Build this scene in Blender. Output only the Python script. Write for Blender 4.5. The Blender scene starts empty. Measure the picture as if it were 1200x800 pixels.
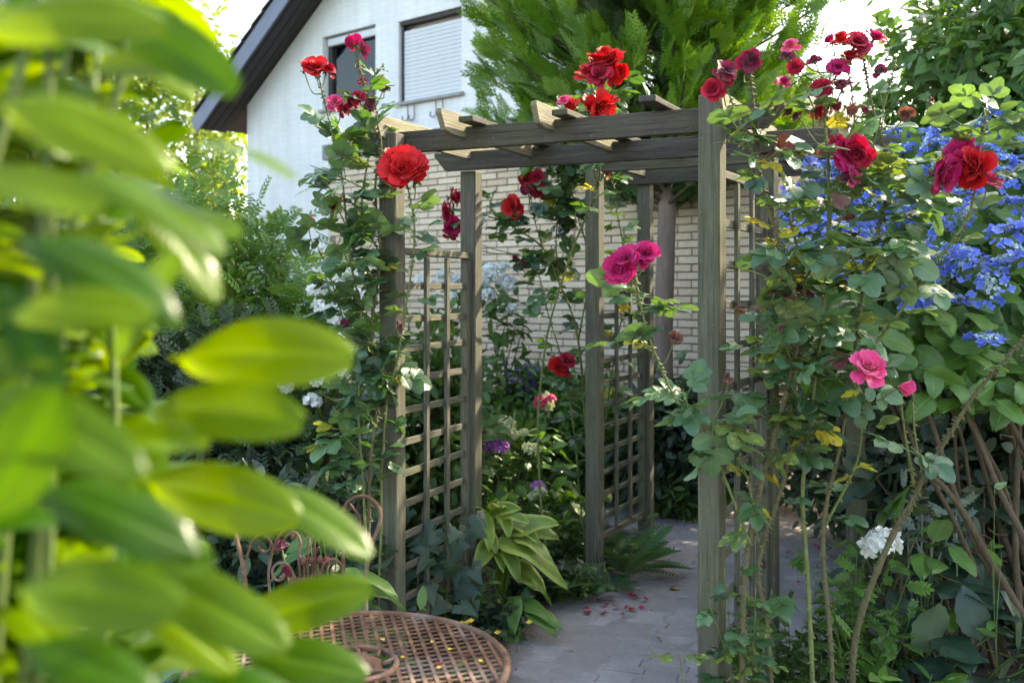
import bpy, bmesh, math, random
import numpy as np
from mathutils import Vector, Matrix

R = math.radians
rng = np.random.default_rng(7)
random.seed(7)
SC = bpy.context.scene
COL = SC.collection

# ------------------------------------------------------------------ camera
FPX, YH, CAMH = 1150.0, 342.0, 1.55        # focal length in photo pixels, horizon row, eye height
cam_d = bpy.data.cameras.new('camera')
cam = bpy.data.objects.new('camera', cam_d)
COL.objects.link(cam)
cam.location = (0, 0, CAMH)
cam.rotation_euler = (R(90), 0, 0)
cam_d.sensor_width = 36.0
cam_d.lens = FPX / 1200.0 * 36.0
cam_d.shift_y = -(400.0 - YH) / 1200.0
cam_d.clip_start = 0.05
cam_d.clip_end = 2000
cam_d.dof.use_dof = True
cam_d.dof.focus_distance = 3.6
cam_d.dof.aperture_fstop = 3.1
cam_d.dof.aperture_blades = 9
SC.camera = cam

# ------------------------------------------------------------------ light
SUN_AZ, SUN_EL = 55.0, 37.0                 # azimuth measured from +Y towards +X
sv = Vector((math.sin(R(SUN_AZ)) * math.cos(R(SUN_EL)), math.cos(R(SUN_AZ)) * math.cos(R(SUN_EL)), math.sin(R(SUN_EL))))
world = bpy.data.worlds.new('World')
SC.world = world
world.use_nodes = True
wn, wl = world.node_tree.nodes, world.node_tree.links
wn.clear()
wo = wn.new('ShaderNodeOutputWorld'); bg = wn.new('ShaderNodeBackground'); sky = wn.new('ShaderNodeTexSky')
sky.sky_type = 'NISHITA'; sky.sun_disc = False
sky.sun_elevation = R(SUN_EL); sky.sun_rotation = R(SUN_AZ)
sky.air_density = 1.0; sky.dust_density = 2.2; sky.ozone_density = 1.0
bg.inputs['Strength'].default_value = 0.15
wl.new(sky.outputs[0], bg.inputs[0]); wl.new(bg.outputs[0], wo.inputs[0])
sun_d = bpy.data.lights.new('sun', 'SUN'); sun = bpy.data.objects.new('sun', sun_d); COL.objects.link(sun)
sun_d.energy = 2.4; sun_d.angle = R(0.6); sun_d.color = (1.0, 0.93, 0.82)
sun.rotation_euler = (-sv).to_track_quat('-Z', 'Y').to_euler()
sun.location = (6, 6, 9)
SC.view_settings.view_transform = 'Standard'
SC.view_settings.look = 'None'
SC.view_settings.gamma = 1.0
SC.view_settings.exposure = 2.62
SC.view_settings.use_white_balance = True            # camera set for open shade
SC.view_settings.white_balance_temperature = 7700
SC.view_settings.white_balance_tint = 8
SC.view_settings.use_curve_mapping = False
SC.cycles.use_denoising = True
SC.cycles.max_bounces = 8
SC.cycles.transmission_bounces = 6
SC.cycles.transparent_max_bounces = 6

# ------------------------------------------------------------------ helpers
def P(px, py, Z):
    """photo pixel at depth Z -> world point"""
    return np.array(((px - 600.0) / FPX * Z, Z, CAMH + (YH - py) / FPX * Z))

WM = {}
def link(o, parent=None, M=None):
    M = M if M is not None else Matrix.Identity(4)
    COL.objects.link(o)
    o.matrix_basis = M
    WM[o] = M
    if parent is not None:
        o.parent = parent
        o.matrix_parent_inverse = WM[parent].inverted()
    return o

def tag(o, label=None, cat=None, group=None, kind=None):
    if label: o['label'] = label
    if cat: o['category'] = cat
    if group: o['group'] = group
    if kind: o['kind'] = kind
    return o

def thing(name, loc, label, cat, group=None, kind=None):
    o = bpy.data.objects.new(name, None)
    o.empty_display_size = 0.1
    link(o, None, Matrix.Translation(Vector(loc)))
    return tag(o, label, cat, group, kind)

def np_mesh(name, V, F, A=None, mats=(), smooth=True, MI=None):
    V = np.ascontiguousarray(V, dtype=np.float32); F = np.ascontiguousarray(F, dtype=np.int32)
    me = bpy.data.meshes.new(name)
    nf, k = F.shape
    me.vertices.add(len(V)); me.vertices.foreach_set('co', V.ravel())
    me.loops.add(nf * k); me.loops.foreach_set('vertex_index', F.ravel())
    me.polygons.add(nf); me.polygons.foreach_set('loop_start', np.arange(nf, dtype=np.int32) * k)
    me.polygons.foreach_set('use_smooth', np.full(nf, smooth, dtype=bool))
    if MI is not None: me.polygons.foreach_set('material_index', np.asarray(MI, dtype=np.int32))
    if A is not None:
        at = me.attributes.new('leaf', 'FLOAT_VECTOR', 'POINT')
        at.data.foreach_set('vector', np.ascontiguousarray(A, dtype=np.float32).ravel())
    for m in mats: me.materials.append(m)
    me.update(calc_edges=True)
    return me

def obj(name, me, parent=None, M=None, kind=None, label=None):
    o = bpy.data.objects.new(name, me)
    link(o, parent, M)
    if kind: o['kind'] = kind
    if label: o['label'] = label
    return o

class Acc:
    """collects triangles with the (u, v, random) attribute"""
    def __init__(s): s.V = []; s.F = []; s.A = []; s.MI = []; s.n = 0
    def add(s, V, F, A=None, mi=0):
        if len(V) == 0: return
        s.V.append(V); s.F.append(F + s.n)
        s.A.append(A if A is not None else np.zeros((len(V), 3)))
        s.MI.append(np.full(len(F), mi)); s.n += len(V)
    def mesh(s, name, mats, smooth=True):
        return np_mesh(name, np.concatenate(s.V), np.concatenate(s.F), np.concatenate(s.A), mats, smooth, np.concatenate(s.MI))
    def build(s, name, mats, parent=None, kind=None, smooth=True, M=None):
        return obj(name, s.mesh(name, mats, smooth), parent, M, kind)

def nrm(a):
    a = np.asarray(a, float)
    return a / np.maximum(np.linalg.norm(a, axis=-1, keepdims=True), 1e-9)

def frames(D, U):
    D = nrm(D); X = np.cross(D, U)
    bad = np.linalg.norm(X, axis=-1) < 1e-4
    if np.any(bad): X[bad] = np.cross(D[bad], np.array((1.0, 0.3, 0.2)))
    X = nrm(X); N = np.cross(X, D)
    return np.stack([X, D, N], axis=-1)

def scatter(tpl, Rm, pos, scale, rnd):
    V, F, A = tpl
    n = len(pos); nv = len(V)
    W = np.einsum('nij,vj->nvi', Rm, V) * np.asarray(scale).reshape(-1, 1, 1) + pos[:, None, :]
    FF = F[None] + (np.arange(n) * nv)[:, None, None]
    AA = np.repeat(A[None], n, axis=0).copy(); AA[:, :, 2] = np.asarray(rnd)[:, None]
    return W.reshape(-1, 3), FF.reshape(-1, 3), AA.reshape(-1, 3)

def quads_to_tris(Q):
    Q = np.asarray(Q); return np.concatenate([Q[:, [0, 1, 2]], Q[:, [0, 2, 3]]])

def grid_faces(n, m):
    i, j = np.meshgrid(np.arange(n - 1), np.arange(m - 1), indexing='ij')
    a = (i * m + j).ravel()
    return quads_to_tris(np.stack([a, a + 1, a + m + 1, a + m], axis=1))

PROF = {
    'oval':  lambda t: (4 * t * (1 - t)) ** 0.62,
    'ovate': lambda t: 1.32 * (t ** 0.55) * ((1 - t) ** 0.75) * 1.25,
    'laurel': lambda t: np.clip(1.62 * (t ** 0.62) * ((1 - t) ** 0.48), 0, 1.05),
    'lance': lambda t: (4 * t * (1 - t)) ** 0.8,
    'heart': lambda t: np.clip(1.9 * (t ** 0.38) * ((1 - t) ** 0.78), 0, 1.2),
}
def leaf_tpl(L=1.0, W=0.5, n=6, m=3, prof='oval', fold=0.2, curl=0.15, wave=0.0, serr=0.0, stalk=0.0, ph=0.0):
    t = np.linspace(0.0, 1.0, n)
    tt = np.clip(t, 0.012, 0.985)
    w = PROF[prof](tt) * W * 0.5
    u = np.linspace(-1, 1, m)
    T, U = np.meshgrid(t, u, indexing='ij')
    ww = w[:, None] * np.ones(m)[None]
    if serr: ww = ww * (1 + serr * np.where(np.arange(n) % 2 == 0, 1, -1)[:, None] * (np.abs(U) > 0.9))
    X = U * ww
    Y = T * L + stalk
    Z = fold * np.abs(X) - curl * L * (T ** 2) - 0.25 * curl * W * U ** 2
    if wave: Z = Z + wave * np.sin(T * 9 + ph + (U > 0) * 1.3) * np.abs(U)
    V = np.stack([X, Y, Z], -1).reshape(-1, 3)
    A = np.stack([U, T, np.zeros_like(T)], -1).reshape(-1, 3)
    F = grid_faces(n, m)
    if stalk:
        k = len(V); s = 0.012 * L
        V = np.concatenate([V, [[-s, 0, 0], [s, 0, 0], [s, stalk + .02 * L, 0], [-s, stalk + .02 * L, 0]]])
        A = np.concatenate([A, np.zeros((4, 3))])
        F = np.concatenate([F, [[k, k + 1, k + 2], [k, k + 2, k + 3]]])
    return V, F, A

def rotz(V, a):
    c, s = math.cos(a), math.sin(a)
    return np.stack([V[:, 0] * c - V[:, 1] * s, V[:, 0] * s + V[:, 1] * c, V[:, 2]], -1)
def rotx(V, a):
    c, s = math.cos(a), math.sin(a)
    return np.stack([V[:, 0], V[:, 1] * c - V[:, 2] * s, V[:, 1] * s + V[:, 2] * c], -1)
def roty(V, a):
    c, s = math.cos(a), math.sin(a)
    return np.stack([V[:, 0] * c + V[:, 2] * s, V[:, 1], -V[:, 0] * s + V[:, 2] * c], -1)

def tube(pts, rad, k=6, cap=True, rnd=0.0):
    pts = np.asarray(pts, float); n = len(pts)
    rad = np.broadcast_to(np.asarray(rad, float), (n,))
    T = nrm(np.gradient(pts, axis=0))
    up = np.array((0.31, 0.17, 0.93)) if abs(T[0][2]) < .9 else np.array((1.0, 0.2, 0.1))
    N = np.zeros_like(T); N[0] = nrm(np.cross(T[0], up))
    for i in range(1, n):
        v = N[i - 1] - T[i] * np.dot(N[i - 1], T[i]); N[i] = nrm(v)
    B = np.cross(T, N)
    a = np.linspace(0, 2 * math.pi, k, endpoint=False)
    ring = np.cos(a)[None, :, None] * N[:, None] + np.sin(a)[None, :, None] * B[:, None]
    V = (pts[:, None] + ring * rad[:, None, None]).reshape(-1, 3)
    i, j = np.meshgrid(np.arange(n - 1), np.arange(k), indexing='ij')
    a0 = (i * k + j).ravel(); a1 = (i * k + (j + 1) % k).ravel()
    F = quads_to_tris(np.stack([a0, a1, a1 + k, a0 + k], 1))
    if cap:
        V = np.concatenate([V, pts[[0, -1]]]); c0 = n * k; c1 = c0 + 1
        jj = np.arange(k)
        F = np.concatenate([F, np.stack([(jj + 1) % k, jj, np.full(k, c0)], 1), np.stack([(n - 1) * k + jj, (n - 1) * k + (jj + 1) % k, np.full(k, c1)], 1)])
    L = np.repeat(np.linspace(0, 1, n), k)
    if cap: L = np.concatenate([L, [0, 1]])
    A = np.stack([np.zeros_like(L), L, np.full_like(L, rnd)], -1)
    return V, F, A

def smooth(ctrl, per=8):
    c = np.asarray(ctrl, float)
    if len(c) < 3: return c[0] + (c[-1] - c[0]) * np.linspace(0, 1, per + 1)[:, None]
    c = np.concatenate([[2 * c[0] - c[1]], c, [2 * c[-1] - c[-2]]])
    out = []
    for i in range(1, len(c) - 2):
        t = np.linspace(0, 1, per, endpoint=False)[:, None]
        p0, p1, p2, p3 = c[i - 1], c[i], c[i + 1], c[i + 2]
        out.append(0.5 * (2 * p1 + (p2 - p0) * t + (2 * p0 - 5 * p1 + 4 * p2 - p3) * t ** 2 + (3 * p1 - p0 - 3 * p2 + p3) * t ** 3))
    return np.concatenate(out + [c[-2:-1]])

def vnoise(p, s=1.0, seed=0):
    """cheap smooth pseudo noise, -1..1"""
    p = np.asarray(p, float) * s + seed * 3.17
    x, y, z = p[..., 0], p[..., 1], p[..., 2] if p.shape[-1] > 2 else 0
    return (np.sin(x * 1.7 + 1.3 * np.sin(y * 1.1 + z)) + np.sin(y * 2.3 + 1.7 * np.sin(z * 1.3 + x * .7)) + np.sin(z * 1.9 + 1.1 * np.sin(x * 1.5 - y))) / 3

# ------------------------------------------------------------------ materials
def nt(name):
    m = bpy.data.materials.new(name); m.use_nodes = True
    t = m.node_tree; t.nodes.clear()
    return m, t.nodes, t.links
def node(N, typ, **kw):
    n = N.new(typ)
    for k, v in kw.items(): setattr(n, k, v)
    return n
def mixc(N, L, fac, a, b, blend='MIX'):
    n = node(N, 'ShaderNodeMix', data_type='RGBA', blend_type=blend)
    for s, v in ((n.inputs[0], fac), (n.inputs[6], a), (n.inputs[7], b)):
        if hasattr(v, 'is_linked') or hasattr(v, 'links'): L.new(v, s)
        elif isinstance(v, (int, float)): s.default_value = v
        else: s.default_value = (*v, 1.0) if len(v) == 3 else v
    return n.outputs[2]
def math_(N, L, op, a, b=None, c=None):
    n = node(N, 'ShaderNodeMath', operation=op)
    for i, v in enumerate((a, b, c)):
        if v is None: continue
        if isinstance(v, (int, float)): n.inputs[i].default_value = v
        else: L.new(v, n.inputs[i])
    return n.outputs[0]
def ramp(N, L, fac, stops):
    n = node(N, 'ShaderNodeValToRGB'); e = n.color_ramp.elements
    while len(e) < len(stops): e.new(0.5)
    for i, (p, c) in enumerate(stops):
        e[i].position = p; e[i].color = (*c, 1.0) if len(c) == 3 else c
    L.new(fac, n.inputs[0]); return n.outputs[0]
def noise(N, L, vec, scale, detail=3.0, rough=0.55, dist=0.0):
    n = node(N, 'ShaderNodeTexNoise'); n.inputs['Scale'].default_value = scale
    n.inputs['Detail'].default_value = detail; n.inputs['Roughness'].default_value = rough
    n.inputs['Distortion'].default_value = dist
    if vec is not None: L.new(vec, n.inputs['Vector'])
    return n.outputs['Fac']
def bump(N, L, h, strength=0.3, dist=0.01):
    n = node(N, 'ShaderNodeBump'); n.inputs['Strength'].default_value = strength; n.inputs['Distance'].default_value = dist
    L.new(h, n.inputs['Height']); return n.outputs[0]
def mapping(N, L, vec, scale=(1, 1, 1), loc=None):
    n = node(N, 'ShaderNodeMapping'); n.inputs['Scale'].default_value = scale
    L.new(vec, n.inputs['Vector'])
    if loc is not None: L.new(loc, n.inputs['Location'])
    return n.outputs[0]
def out(N, L, sh):
    o = node(N, 'ShaderNodeOutputMaterial'); L.new(sh, o.inputs['Surface'])
def principled(N, L, col, rough=0.6, spec=0.5, normal=None, metal=0.0):
    p = node(N, 'ShaderNodeBsdfPrincipled')
    if hasattr(col, 'links'): L.new(col, p.inputs['Base Color'])
    else: p.inputs['Base Color'].default_value = (*col, 1.0)
    if hasattr(rough, 'links'): L.new(rough, p.inputs['Roughness'])
    else: p.inputs['Roughness'].default_value = rough
    p.inputs['Specular IOR Level'].default_value = spec
    p.inputs['Metallic'].default_value = metal
    if normal is not None: L.new(normal, p.inputs['Normal'])
    return p.outputs[0]

def leaf_mat(name, c1, c2, rough=0.45, trans=0.3, tcol=None, vein=0.25, spot=None, edge=None, spec=0.5, veins=9.0, spotscale=55.0, spotthr=(0.5, 0.62)):
    m, N, L = nt(name)
    at = node(N, 'ShaderNodeAttribute', attribute_name='leaf')
    sp = node(N, 'ShaderNodeSeparateXYZ'); L.new(at.outputs['Vector'], sp.inputs[0])
    oi = node(N, 'ShaderNodeObjectInfo')
    r = math_(N, L, 'FRACT', math_(N, L, 'ADD', sp.outputs[2], oi.outputs['Random']))
    col = mixc(N, L, r, c1, c2)
    au = math_(N, L, 'ABSOLUTE', sp.outputs[0])
    # midrib and side veins
    mid = math_(N, L, 'SMOOTH_MIN', 1.0, math_(N, L, 'MULTIPLY', au, 7.0), 0.1)
    wv = math_(N, L, 'SINE', math_(N, L, 'MULTIPLY', math_(N, L, 'SUBTRACT', sp.outputs[1], math_(N, L, 'MULTIPLY', au, 0.22)), veins * 6.283))
    wv = math_(N, L, 'POWER', math_(N, L, 'ABSOLUTE', wv), 0.5)
    if edge is not None:
        geo0 = node(N, 'ShaderNodeNewGeometry')
        en = noise(N, L, geo0.outputs['Position'], 30.0, 2.0)
        ef = math_(N, L, 'ADD', math_(N, L, 'MULTIPLY', math_(N, L, 'SUBTRACT', au, 0.55), 3.2), math_(N, L, 'SUBTRACT', en, 0.5))
        cl = node(N, 'ShaderNodeClamp'); L.new(ef, cl.inputs[0])
        col = mixc(N, L, cl.outputs[0], col, edge)
    vcol = mixc(N, L, 1.0, col, (1.35, 1.35, 1.1), 'MULTIPLY')
    col = mixc(N, L, math_(N, L, 'MULTIPLY', math_(N, L, 'SUBTRACT', 1.0, mid), vein * 3), col, vcol)
    geo = node(N, 'ShaderNodeNewGeometry')
    nz = noise(N, L, geo.outputs['Position'], 18.0, 2.0)
    col = mixc(N, L, 0.35, col, ramp(N, L, nz, [(0.3, (0.55, 0.55, 0.55)), (0.7, (1.3, 1.3, 1.25))]), 'MULTIPLY')
    if spot is not None:
        n2 = noise(N, L, geo.outputs['Position'], spotscale, 2.0)
        col = mixc(N, L, ramp(N, L, n2, [(spotthr[0], (0, 0, 0)), (spotthr[1], (1, 1, 1))]), col, spot)
    h = math_(N, L, 'ADD', math_(N, L, 'MULTIPLY', wv, 0.35), mid)
    bp = bump(N, L, h, 0.35, 0.0025)
    back = mixc(N, L, geo.outputs['Backfacing'], col, mixc(N, L, 0.25, col, (0.35, 0.42, 0.25)))
    rr = math_(N, L, 'ADD', math_(N, L, 'MULTIPLY', nz, 0.25), rough - 0.12)
    pr = principled(N, L, back, rr, spec, bp)
    tr = node(N, 'ShaderNodeBsdfTranslucent')
    tc = mixc(N, L, 1.0, col, tcol if tcol else (1.9, 1.7, 0.55), 'MULTIPLY')
    L.new(tc, tr.inputs[0])
    ms = node(N, 'ShaderNodeMixShader'); ms.inputs[0].default_value = trans
    L.new(pr, ms.inputs[1]); L.new(tr.outputs[0], ms.inputs[2])
    out(N, L, ms.outputs[0]); return m

def petal_mat(name, c1, c2, tip=None, trans=0.25, rough=0.55, sheen=0.3):
    m, N, L = nt(name)
    at = node(N, 'ShaderNodeAttribute', attribute_name='leaf')
    sp = node(N, 'ShaderNodeSeparateXYZ'); L.new(at.outputs['Vector'], sp.inputs[0])
    oi = node(N, 'ShaderNodeObjectInfo')
    r = math_(N, L, 'FRACT', math_(N, L, 'ADD', sp.outputs[2], oi.outputs['Random']))
    col = mixc(N, L, r, c1, c2)
    geo = node(N, 'ShaderNodeNewGeometry')
    nz = noise(N, L, geo.outputs['Position'], 45.0, 2.0)
    col = mixc(N, L, 0.5, col, ramp(N, L, nz, [(0.3, (0.5, 0.5, 0.5)), (0.7, (1.35, 1.3, 1.3))]), 'MULTIPLY')
    if tip is not None:
        e = math_(N, L, 'POWER', sp.outputs[1], 5.0)
        col = mixc(N, L, math_(N, L, 'MULTIPLY', e, 0.6), col, tip)
    wv = math_(N, L, 'SINE', math_(N, L, 'MULTIPLY', sp.outputs[0], 26.0))
    bp = bump(N, L, math_(N, L, 'ADD', math_(N, L, 'MULTIPLY', wv, 0.15), nz), 0.35, 0.002)
    p = node(N, 'ShaderNodeBsdfPrincipled'); L.new(col, p.inputs['Base Color'])
    p.inputs['Roughness'].default_value = rough; p.inputs['Specular IOR Level'].default_value = 0.3
    p.inputs['Sheen Weight'].default_value = sheen; L.new(bp, p.inputs['Normal'])
    tr = node(N, 'ShaderNodeBsdfTranslucent'); L.new(col, tr.inputs[0])
    ms = node(N, 'ShaderNodeMixShader'); ms.inputs[0].default_value = trans
    L.new(p.outputs[0], ms.inputs[1]); L.new(tr.outputs[0], ms.inputs[2])
    out(N, L, ms.outputs[0]); return m

def bark_mat(name, c1, c2, scale=30.0, stretch=(1, 1, .25), rough=0.85, bumpd=0.004):
    m, N, L = nt(name)
    g = node(N, 'ShaderNodeNewGeometry')
    v = mapping(N, L, g.outputs['Position'], stretch)
    n1 = noise(N, L, v, scale, 4.0, 0.65); n2 = noise(N, L, g.outputs['Position'], 6.0, 2.0)
    col = mixc(N, L, n2, mixc(N, L, n1, c1, c2), mixc(N, L, n1, c2, c1))
    col = mixc(N, L, 0.6, col, ramp(N, L, n1, [(0.3, (.45, .45, .45)), (.65, (1.2, 1.2, 1.2))]), 'MULTIPLY')
    out(N, L, principled(N, L, col, rough, 0.25, bump(N, L, n1, 0.7, bumpd))); return m

def wood_mat(name, base, dark, lichen, lich_amt=0.5, val=1.0):
    """weathered timber, grain along the object's local X"""
    m, N, L = nt(name)
    tc = node(N, 'ShaderNodeTexCoord'); oi = node(N, 'ShaderNodeObjectInfo')
    off = node(N, 'ShaderNodeCombineXYZ'); sc = math_(N, L, 'MULTIPLY', oi.outputs['Random'], 37.0)
    for i in range(3): L.new(sc, off.inputs[i])
    v0 = mapping(N, L, tc.outputs['Object'], (1, 1, 1), off.outputs[0])
    vg = mapping(N, L, tc.outputs['Object'], (1.6, 34, 34), off.outputs[0])
    grain = ramp(N, L, noise(N, L, vg, 2.2, 6.0, 0.65, 0.8), [(0.3, (0, 0, 0)), (0.68, (1, 1, 1))])
    fine = noise(N, L, mapping(N, L, tc.outputs['Object'], (6, 170, 170), off.outputs[0]), 2.0, 2.0)
    blot = noise(N, L, v0, 5.0, 3.0, 0.6)
    col = mixc(N, L, grain, dark, base)
    col = mixc(N, L, ramp(N, L, blot, [(0.35, (0, 0, 0)), (0.65, (0.7, 0.7, 0.7))]), col, tuple(b * .62 for b in base))
    col = mixc(N, L, 0.55, col, ramp(N, L, fine, [(0.3, (0.55, 0.55, 0.55)), (0.7, (1.25, 1.25, 1.25))]), 'MULTIPLY')
    # green algae film in soft patches and paler lichen crust
    al = noise(N, L, v0, 3.1, 4.0, 0.6)
    afac = ramp(N, L, al, [(0.5 - 0.18 * lich_amt, (0, 0, 0)), (0.72, (0.75 * lich_amt + .1,) * 3)])
    col = mixc(N, L, afac, col, lichen)
    sp = noise(N, L, v0, 85.0, 2.0)
    col = mixc(N, L, math_(N, L, 'MULTIPLY', ramp(N, L, sp, [(0.64, (0, 0, 0)), (0.76, (1, 1, 1))]), 0.25 * lich_amt), col, (0.45, 0.45, 0.36))
    # cracks
    cr = noise(N, L, mapping(N, L, tc.outputs['Object'], (1.1, 42, 42), off.outputs[0]), 1.3, 3.0, 0.5)
    crack = ramp(N, L, cr, [(0.27, (0, 0, 0)), (0.33, (1, 1, 1))])
    col = mixc(N, L, 1.0, col, mixc(N, L, crack, (0.35, 0.33, 0.3), (1, 1, 1)), 'MULTIPLY')
    h = math_(N, L, 'ADD', math_(N, L, 'ADD', grain, math_(N, L, 'MULTIPLY', fine, 0.4)), crack)
    out(N, L, principled(N, L, col, 0.85, 0.25, bump(N, L, h, 0.55, 0.004))); return m

def plain_mat(name, col, rough=0.6, spec=0.4, var=0.25, scale=8.0, bumps=0.15, metal=0.0):
    m, N, L = nt(name)
    tc = node(N, 'ShaderNodeTexCoord')
    n1 = noise(N, L, tc.outputs['Object'], scale, 5.0, 0.6)
    c = mixc(N, L, var, col, ramp(N, L, n1, [(0.3, tuple(x * .55 for x in col)), (0.7, tuple(min(1, x * 1.25) for x in col))]))
    out(N, L, principled(N, L, c, rough, spec, bump(N, L, n1, bumps, 0.003), metal)); return m

M = {}
M['laurel'] = leaf_mat('laurel_leaf', (0.018, 0.070, 0.002), (0.120, 0.200, 0.002), 0.24, 0.46, (2.2, 1.85, 0.05), 0.6, spec=0.26, veins=7)
M['rose'] = leaf_mat('rose_leaf', (0.060, 0.130, 0.066), (0.115, 0.210, 0.095), 0.34, 0.22, (2.4, 2.3, 0.5), 0.3, spec=0.6)
M['rose_dark'] = leaf_mat('rose_leaf_dark', (0.025, 0.065, 0.035), (0.055, 0.125, 0.040), 0.36, 0.3, (2.6, 2.6, 0.4), 0.3, spec=0.6)
M['rose_yellow'] = leaf_mat('rose_leaf_yellow', (0.55, 0.42, 0.02), (0.45, 0.45, 0.05), 0.5, 0.3, (1.3, 1.2, 0.6), 0.2, spot=(0.16, 0.17, 0.03), spotscale=70, spotthr=(0.55, 0.68))
M['rose_mottled'] = leaf_mat('rose_leaf_mottled', (0.08, 0.15, 0.05), (0.14, 0.20, 0.05), 0.46, 0.3, (1.5, 1.4, 0.5), 0.2, spot=(0.42, 0.38, 0.05), spotscale=75, spotthr=(0.56, 0.68))
M['rose_young'] = leaf_mat('rose_leaf_young', (0.11, 0.030, 0.040), (0.14, 0.06, 0.03), 0.4, 0.3, (1.6, 1.3, 0.6), 0.2)
M['hydrangea'] = leaf_mat('hydrangea_leaf', (0.055, 0.135, 0.028), (0.11, 0.22, 0.035), 0.46, 0.25, (2.0, 2.0, 0.5), 0.35, veins=7)
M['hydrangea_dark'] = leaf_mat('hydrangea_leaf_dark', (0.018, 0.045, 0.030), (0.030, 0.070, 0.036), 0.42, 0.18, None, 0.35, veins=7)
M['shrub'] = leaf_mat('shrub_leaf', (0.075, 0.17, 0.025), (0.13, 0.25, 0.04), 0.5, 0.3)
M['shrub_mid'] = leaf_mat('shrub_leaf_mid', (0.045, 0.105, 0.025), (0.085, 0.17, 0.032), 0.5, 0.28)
M['shrub_dark'] = leaf_mat('shrub_leaf_dark', (0.014, 0.036, 0.020), (0.030, 0.066, 0.026), 0.45, 0.2)  # dark leaf, darkened further so the colour carries some of the deep shade
M['lime'] = leaf_mat('lime_leaf', (0.13, 0.22, 0.025), (0.22, 0.28, 0.03), 0.5, 0.35)
M['ivy'] = leaf_mat('ivy_leaf', (0.045, 0.115, 0.028), (0.10, 0.20, 0.04), 0.38, 0.22, (2.4, 2.4, 0.5))
M['hosta'] = leaf_mat('hosta_leaf', (0.13, 0.22, 0.035), (0.19, 0.28, 0.04), 0.42, 0.25, (1.5, 1.5, 0.5), 0.1, edge=(0.36, 0.42, 0.09), veins=2)
M['hosta_blue'] = leaf_mat('hosta_leaf_blue', (0.045, 0.10, 0.070), (0.06, 0.13, 0.08), 0.45, 0.15, None, 0.1, veins=2)
M['fern'] = leaf_mat('fern_leaf', (0.04, 0.11, 0.03), (0.06, 0.15, 0.035), 0.5, 0.25)
M['silver'] = leaf_mat('silver_leaf', (0.16, 0.22, 0.19), (0.22, 0.28, 0.24), 0.7, 0.1)
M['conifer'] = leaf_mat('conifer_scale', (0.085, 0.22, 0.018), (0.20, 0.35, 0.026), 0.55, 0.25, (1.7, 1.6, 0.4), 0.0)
M['conifer_shade'] = leaf_mat('conifer_scale_shaded', (0.03, 0.08, 0.014), (0.06, 0.13, 0.02), 0.6, 0.1, None, 0.0)  # darker copy for inner sprays, shade inside the crown put into the colour
M['litter'] = leaf_mat('leaf_litter', (0.10, 0.06, 0.035), (0.22, 0.15, 0.08), 0.8, 0.05, None, 0.1)
M['red'] = petal_mat('petal_red', (0.52, 0.003, 0.008), (0.66, 0.008, 0.008), (0.62, 0.012, 0.02), sheen=.06)
M['crimson'] = petal_mat('petal_crimson', (0.30, 0.003, 0.022), (0.46, 0.005, 0.026), (0.44, 0.012, 0.06), sheen=.08)
M['magenta'] = petal_mat('petal_magenta', (0.42, 0.004, 0.085), (0.58, 0.008, 0.13), (0.55, 0.02, 0.16), sheen=.08)
M['pink'] = petal_mat('petal_pink', (0.70, 0.015, 0.13), (0.80, 0.05, 0.22), (0.8, 0.12, 0.3))
M['wilt'] = petal_mat('petal_wilted', (0.16, 0.006, 0.035), (0.30, 0.01, 0.06), (0.12, 0.01, 0.03))
M['brown'] = petal_mat('petal_brown', (0.18, 0.05, 0.03), (0.28, 0.10, 0.05), None)
M['blue'] = petal_mat('petal_blue', (0.05, 0.13, 0.62), (0.17, 0.25, 0.78), (0.4, 0.5, 0.88), 0.2, 0.6, 0.1)
M['blue_bud'] = petal_mat('bud_blue', (0.35, 0.52, 0.62), (0.5, 0.66, 0.66), None, 0.1, 0.7, 0.1)
M['white'] = petal_mat('petal_white', (0.78, 0.80, 0.78), (0.85, 0.86, 0.80), None, 0.25, 0.6, 0.1)
M['purple'] = petal_mat('petal_purple', (0.42, 0.10, 0.55), (0.58, 0.17, 0.62), (0.7, 0.3, 0.75), 0.2)
M['cream'] = petal_mat('petal_cream', (0.50, 0.56, 0.30), (0.62, 0.66, 0.42), None, 0.2)
M['lavender'] = petal_mat('petal_lavender', (0.30, 0.22, 0.62), (0.40, 0.30, 0.70), None, 0.2)
M['yellow'] = petal_mat('petal_yellow', (0.75, 0.50, 0.02), (0.80, 0.6, 0.03), None, 0.2)
M['cane'] = bark_mat('rose_cane', (0.07, 0.115, 0.025), (0.22, 0.22, 0.09), 80, (1, 1, .4), 0.6, 0.0015)
M['cane_old'] = bark_mat('rose_cane_old', (0.045, 0.050, 0.018), (0.20, 0.165, 0.09), 95, (1, 1, .55), 0.75, 0.003)
M['bark'] = bark_mat('bark_brown', (0.06, 0.042, 0.026), (0.17, 0.125, 0.08), 70, (1, 1, .4), 0.9, 0.005)
M['bark_trunk'] = bark_mat('bark_trunk', (0.17, 0.11, 0.085), (0.30, 0.22, 0.18), 22, (1, 1, .2), 0.85, 0.01)
M['stem_green'] = bark_mat('stem_green', (0.07, 0.12, 0.03), (0.13, 0.17, 0.05), 40, (1, 1, .3), 0.6, 0.001)
M['wood'] = wood_mat('weathered_wood', (0.185, 0.168, 0.135), (0.032, 0.027, 0.020), (0.110, 0.125, 0.052), 0.75)
M['wood_dark'] = wood_mat('weathered_wood_dark', (0.13, 0.112, 0.09), (0.022, 0.018, 0.014), (0.085, 0.092, 0.036), 0.5)
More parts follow.
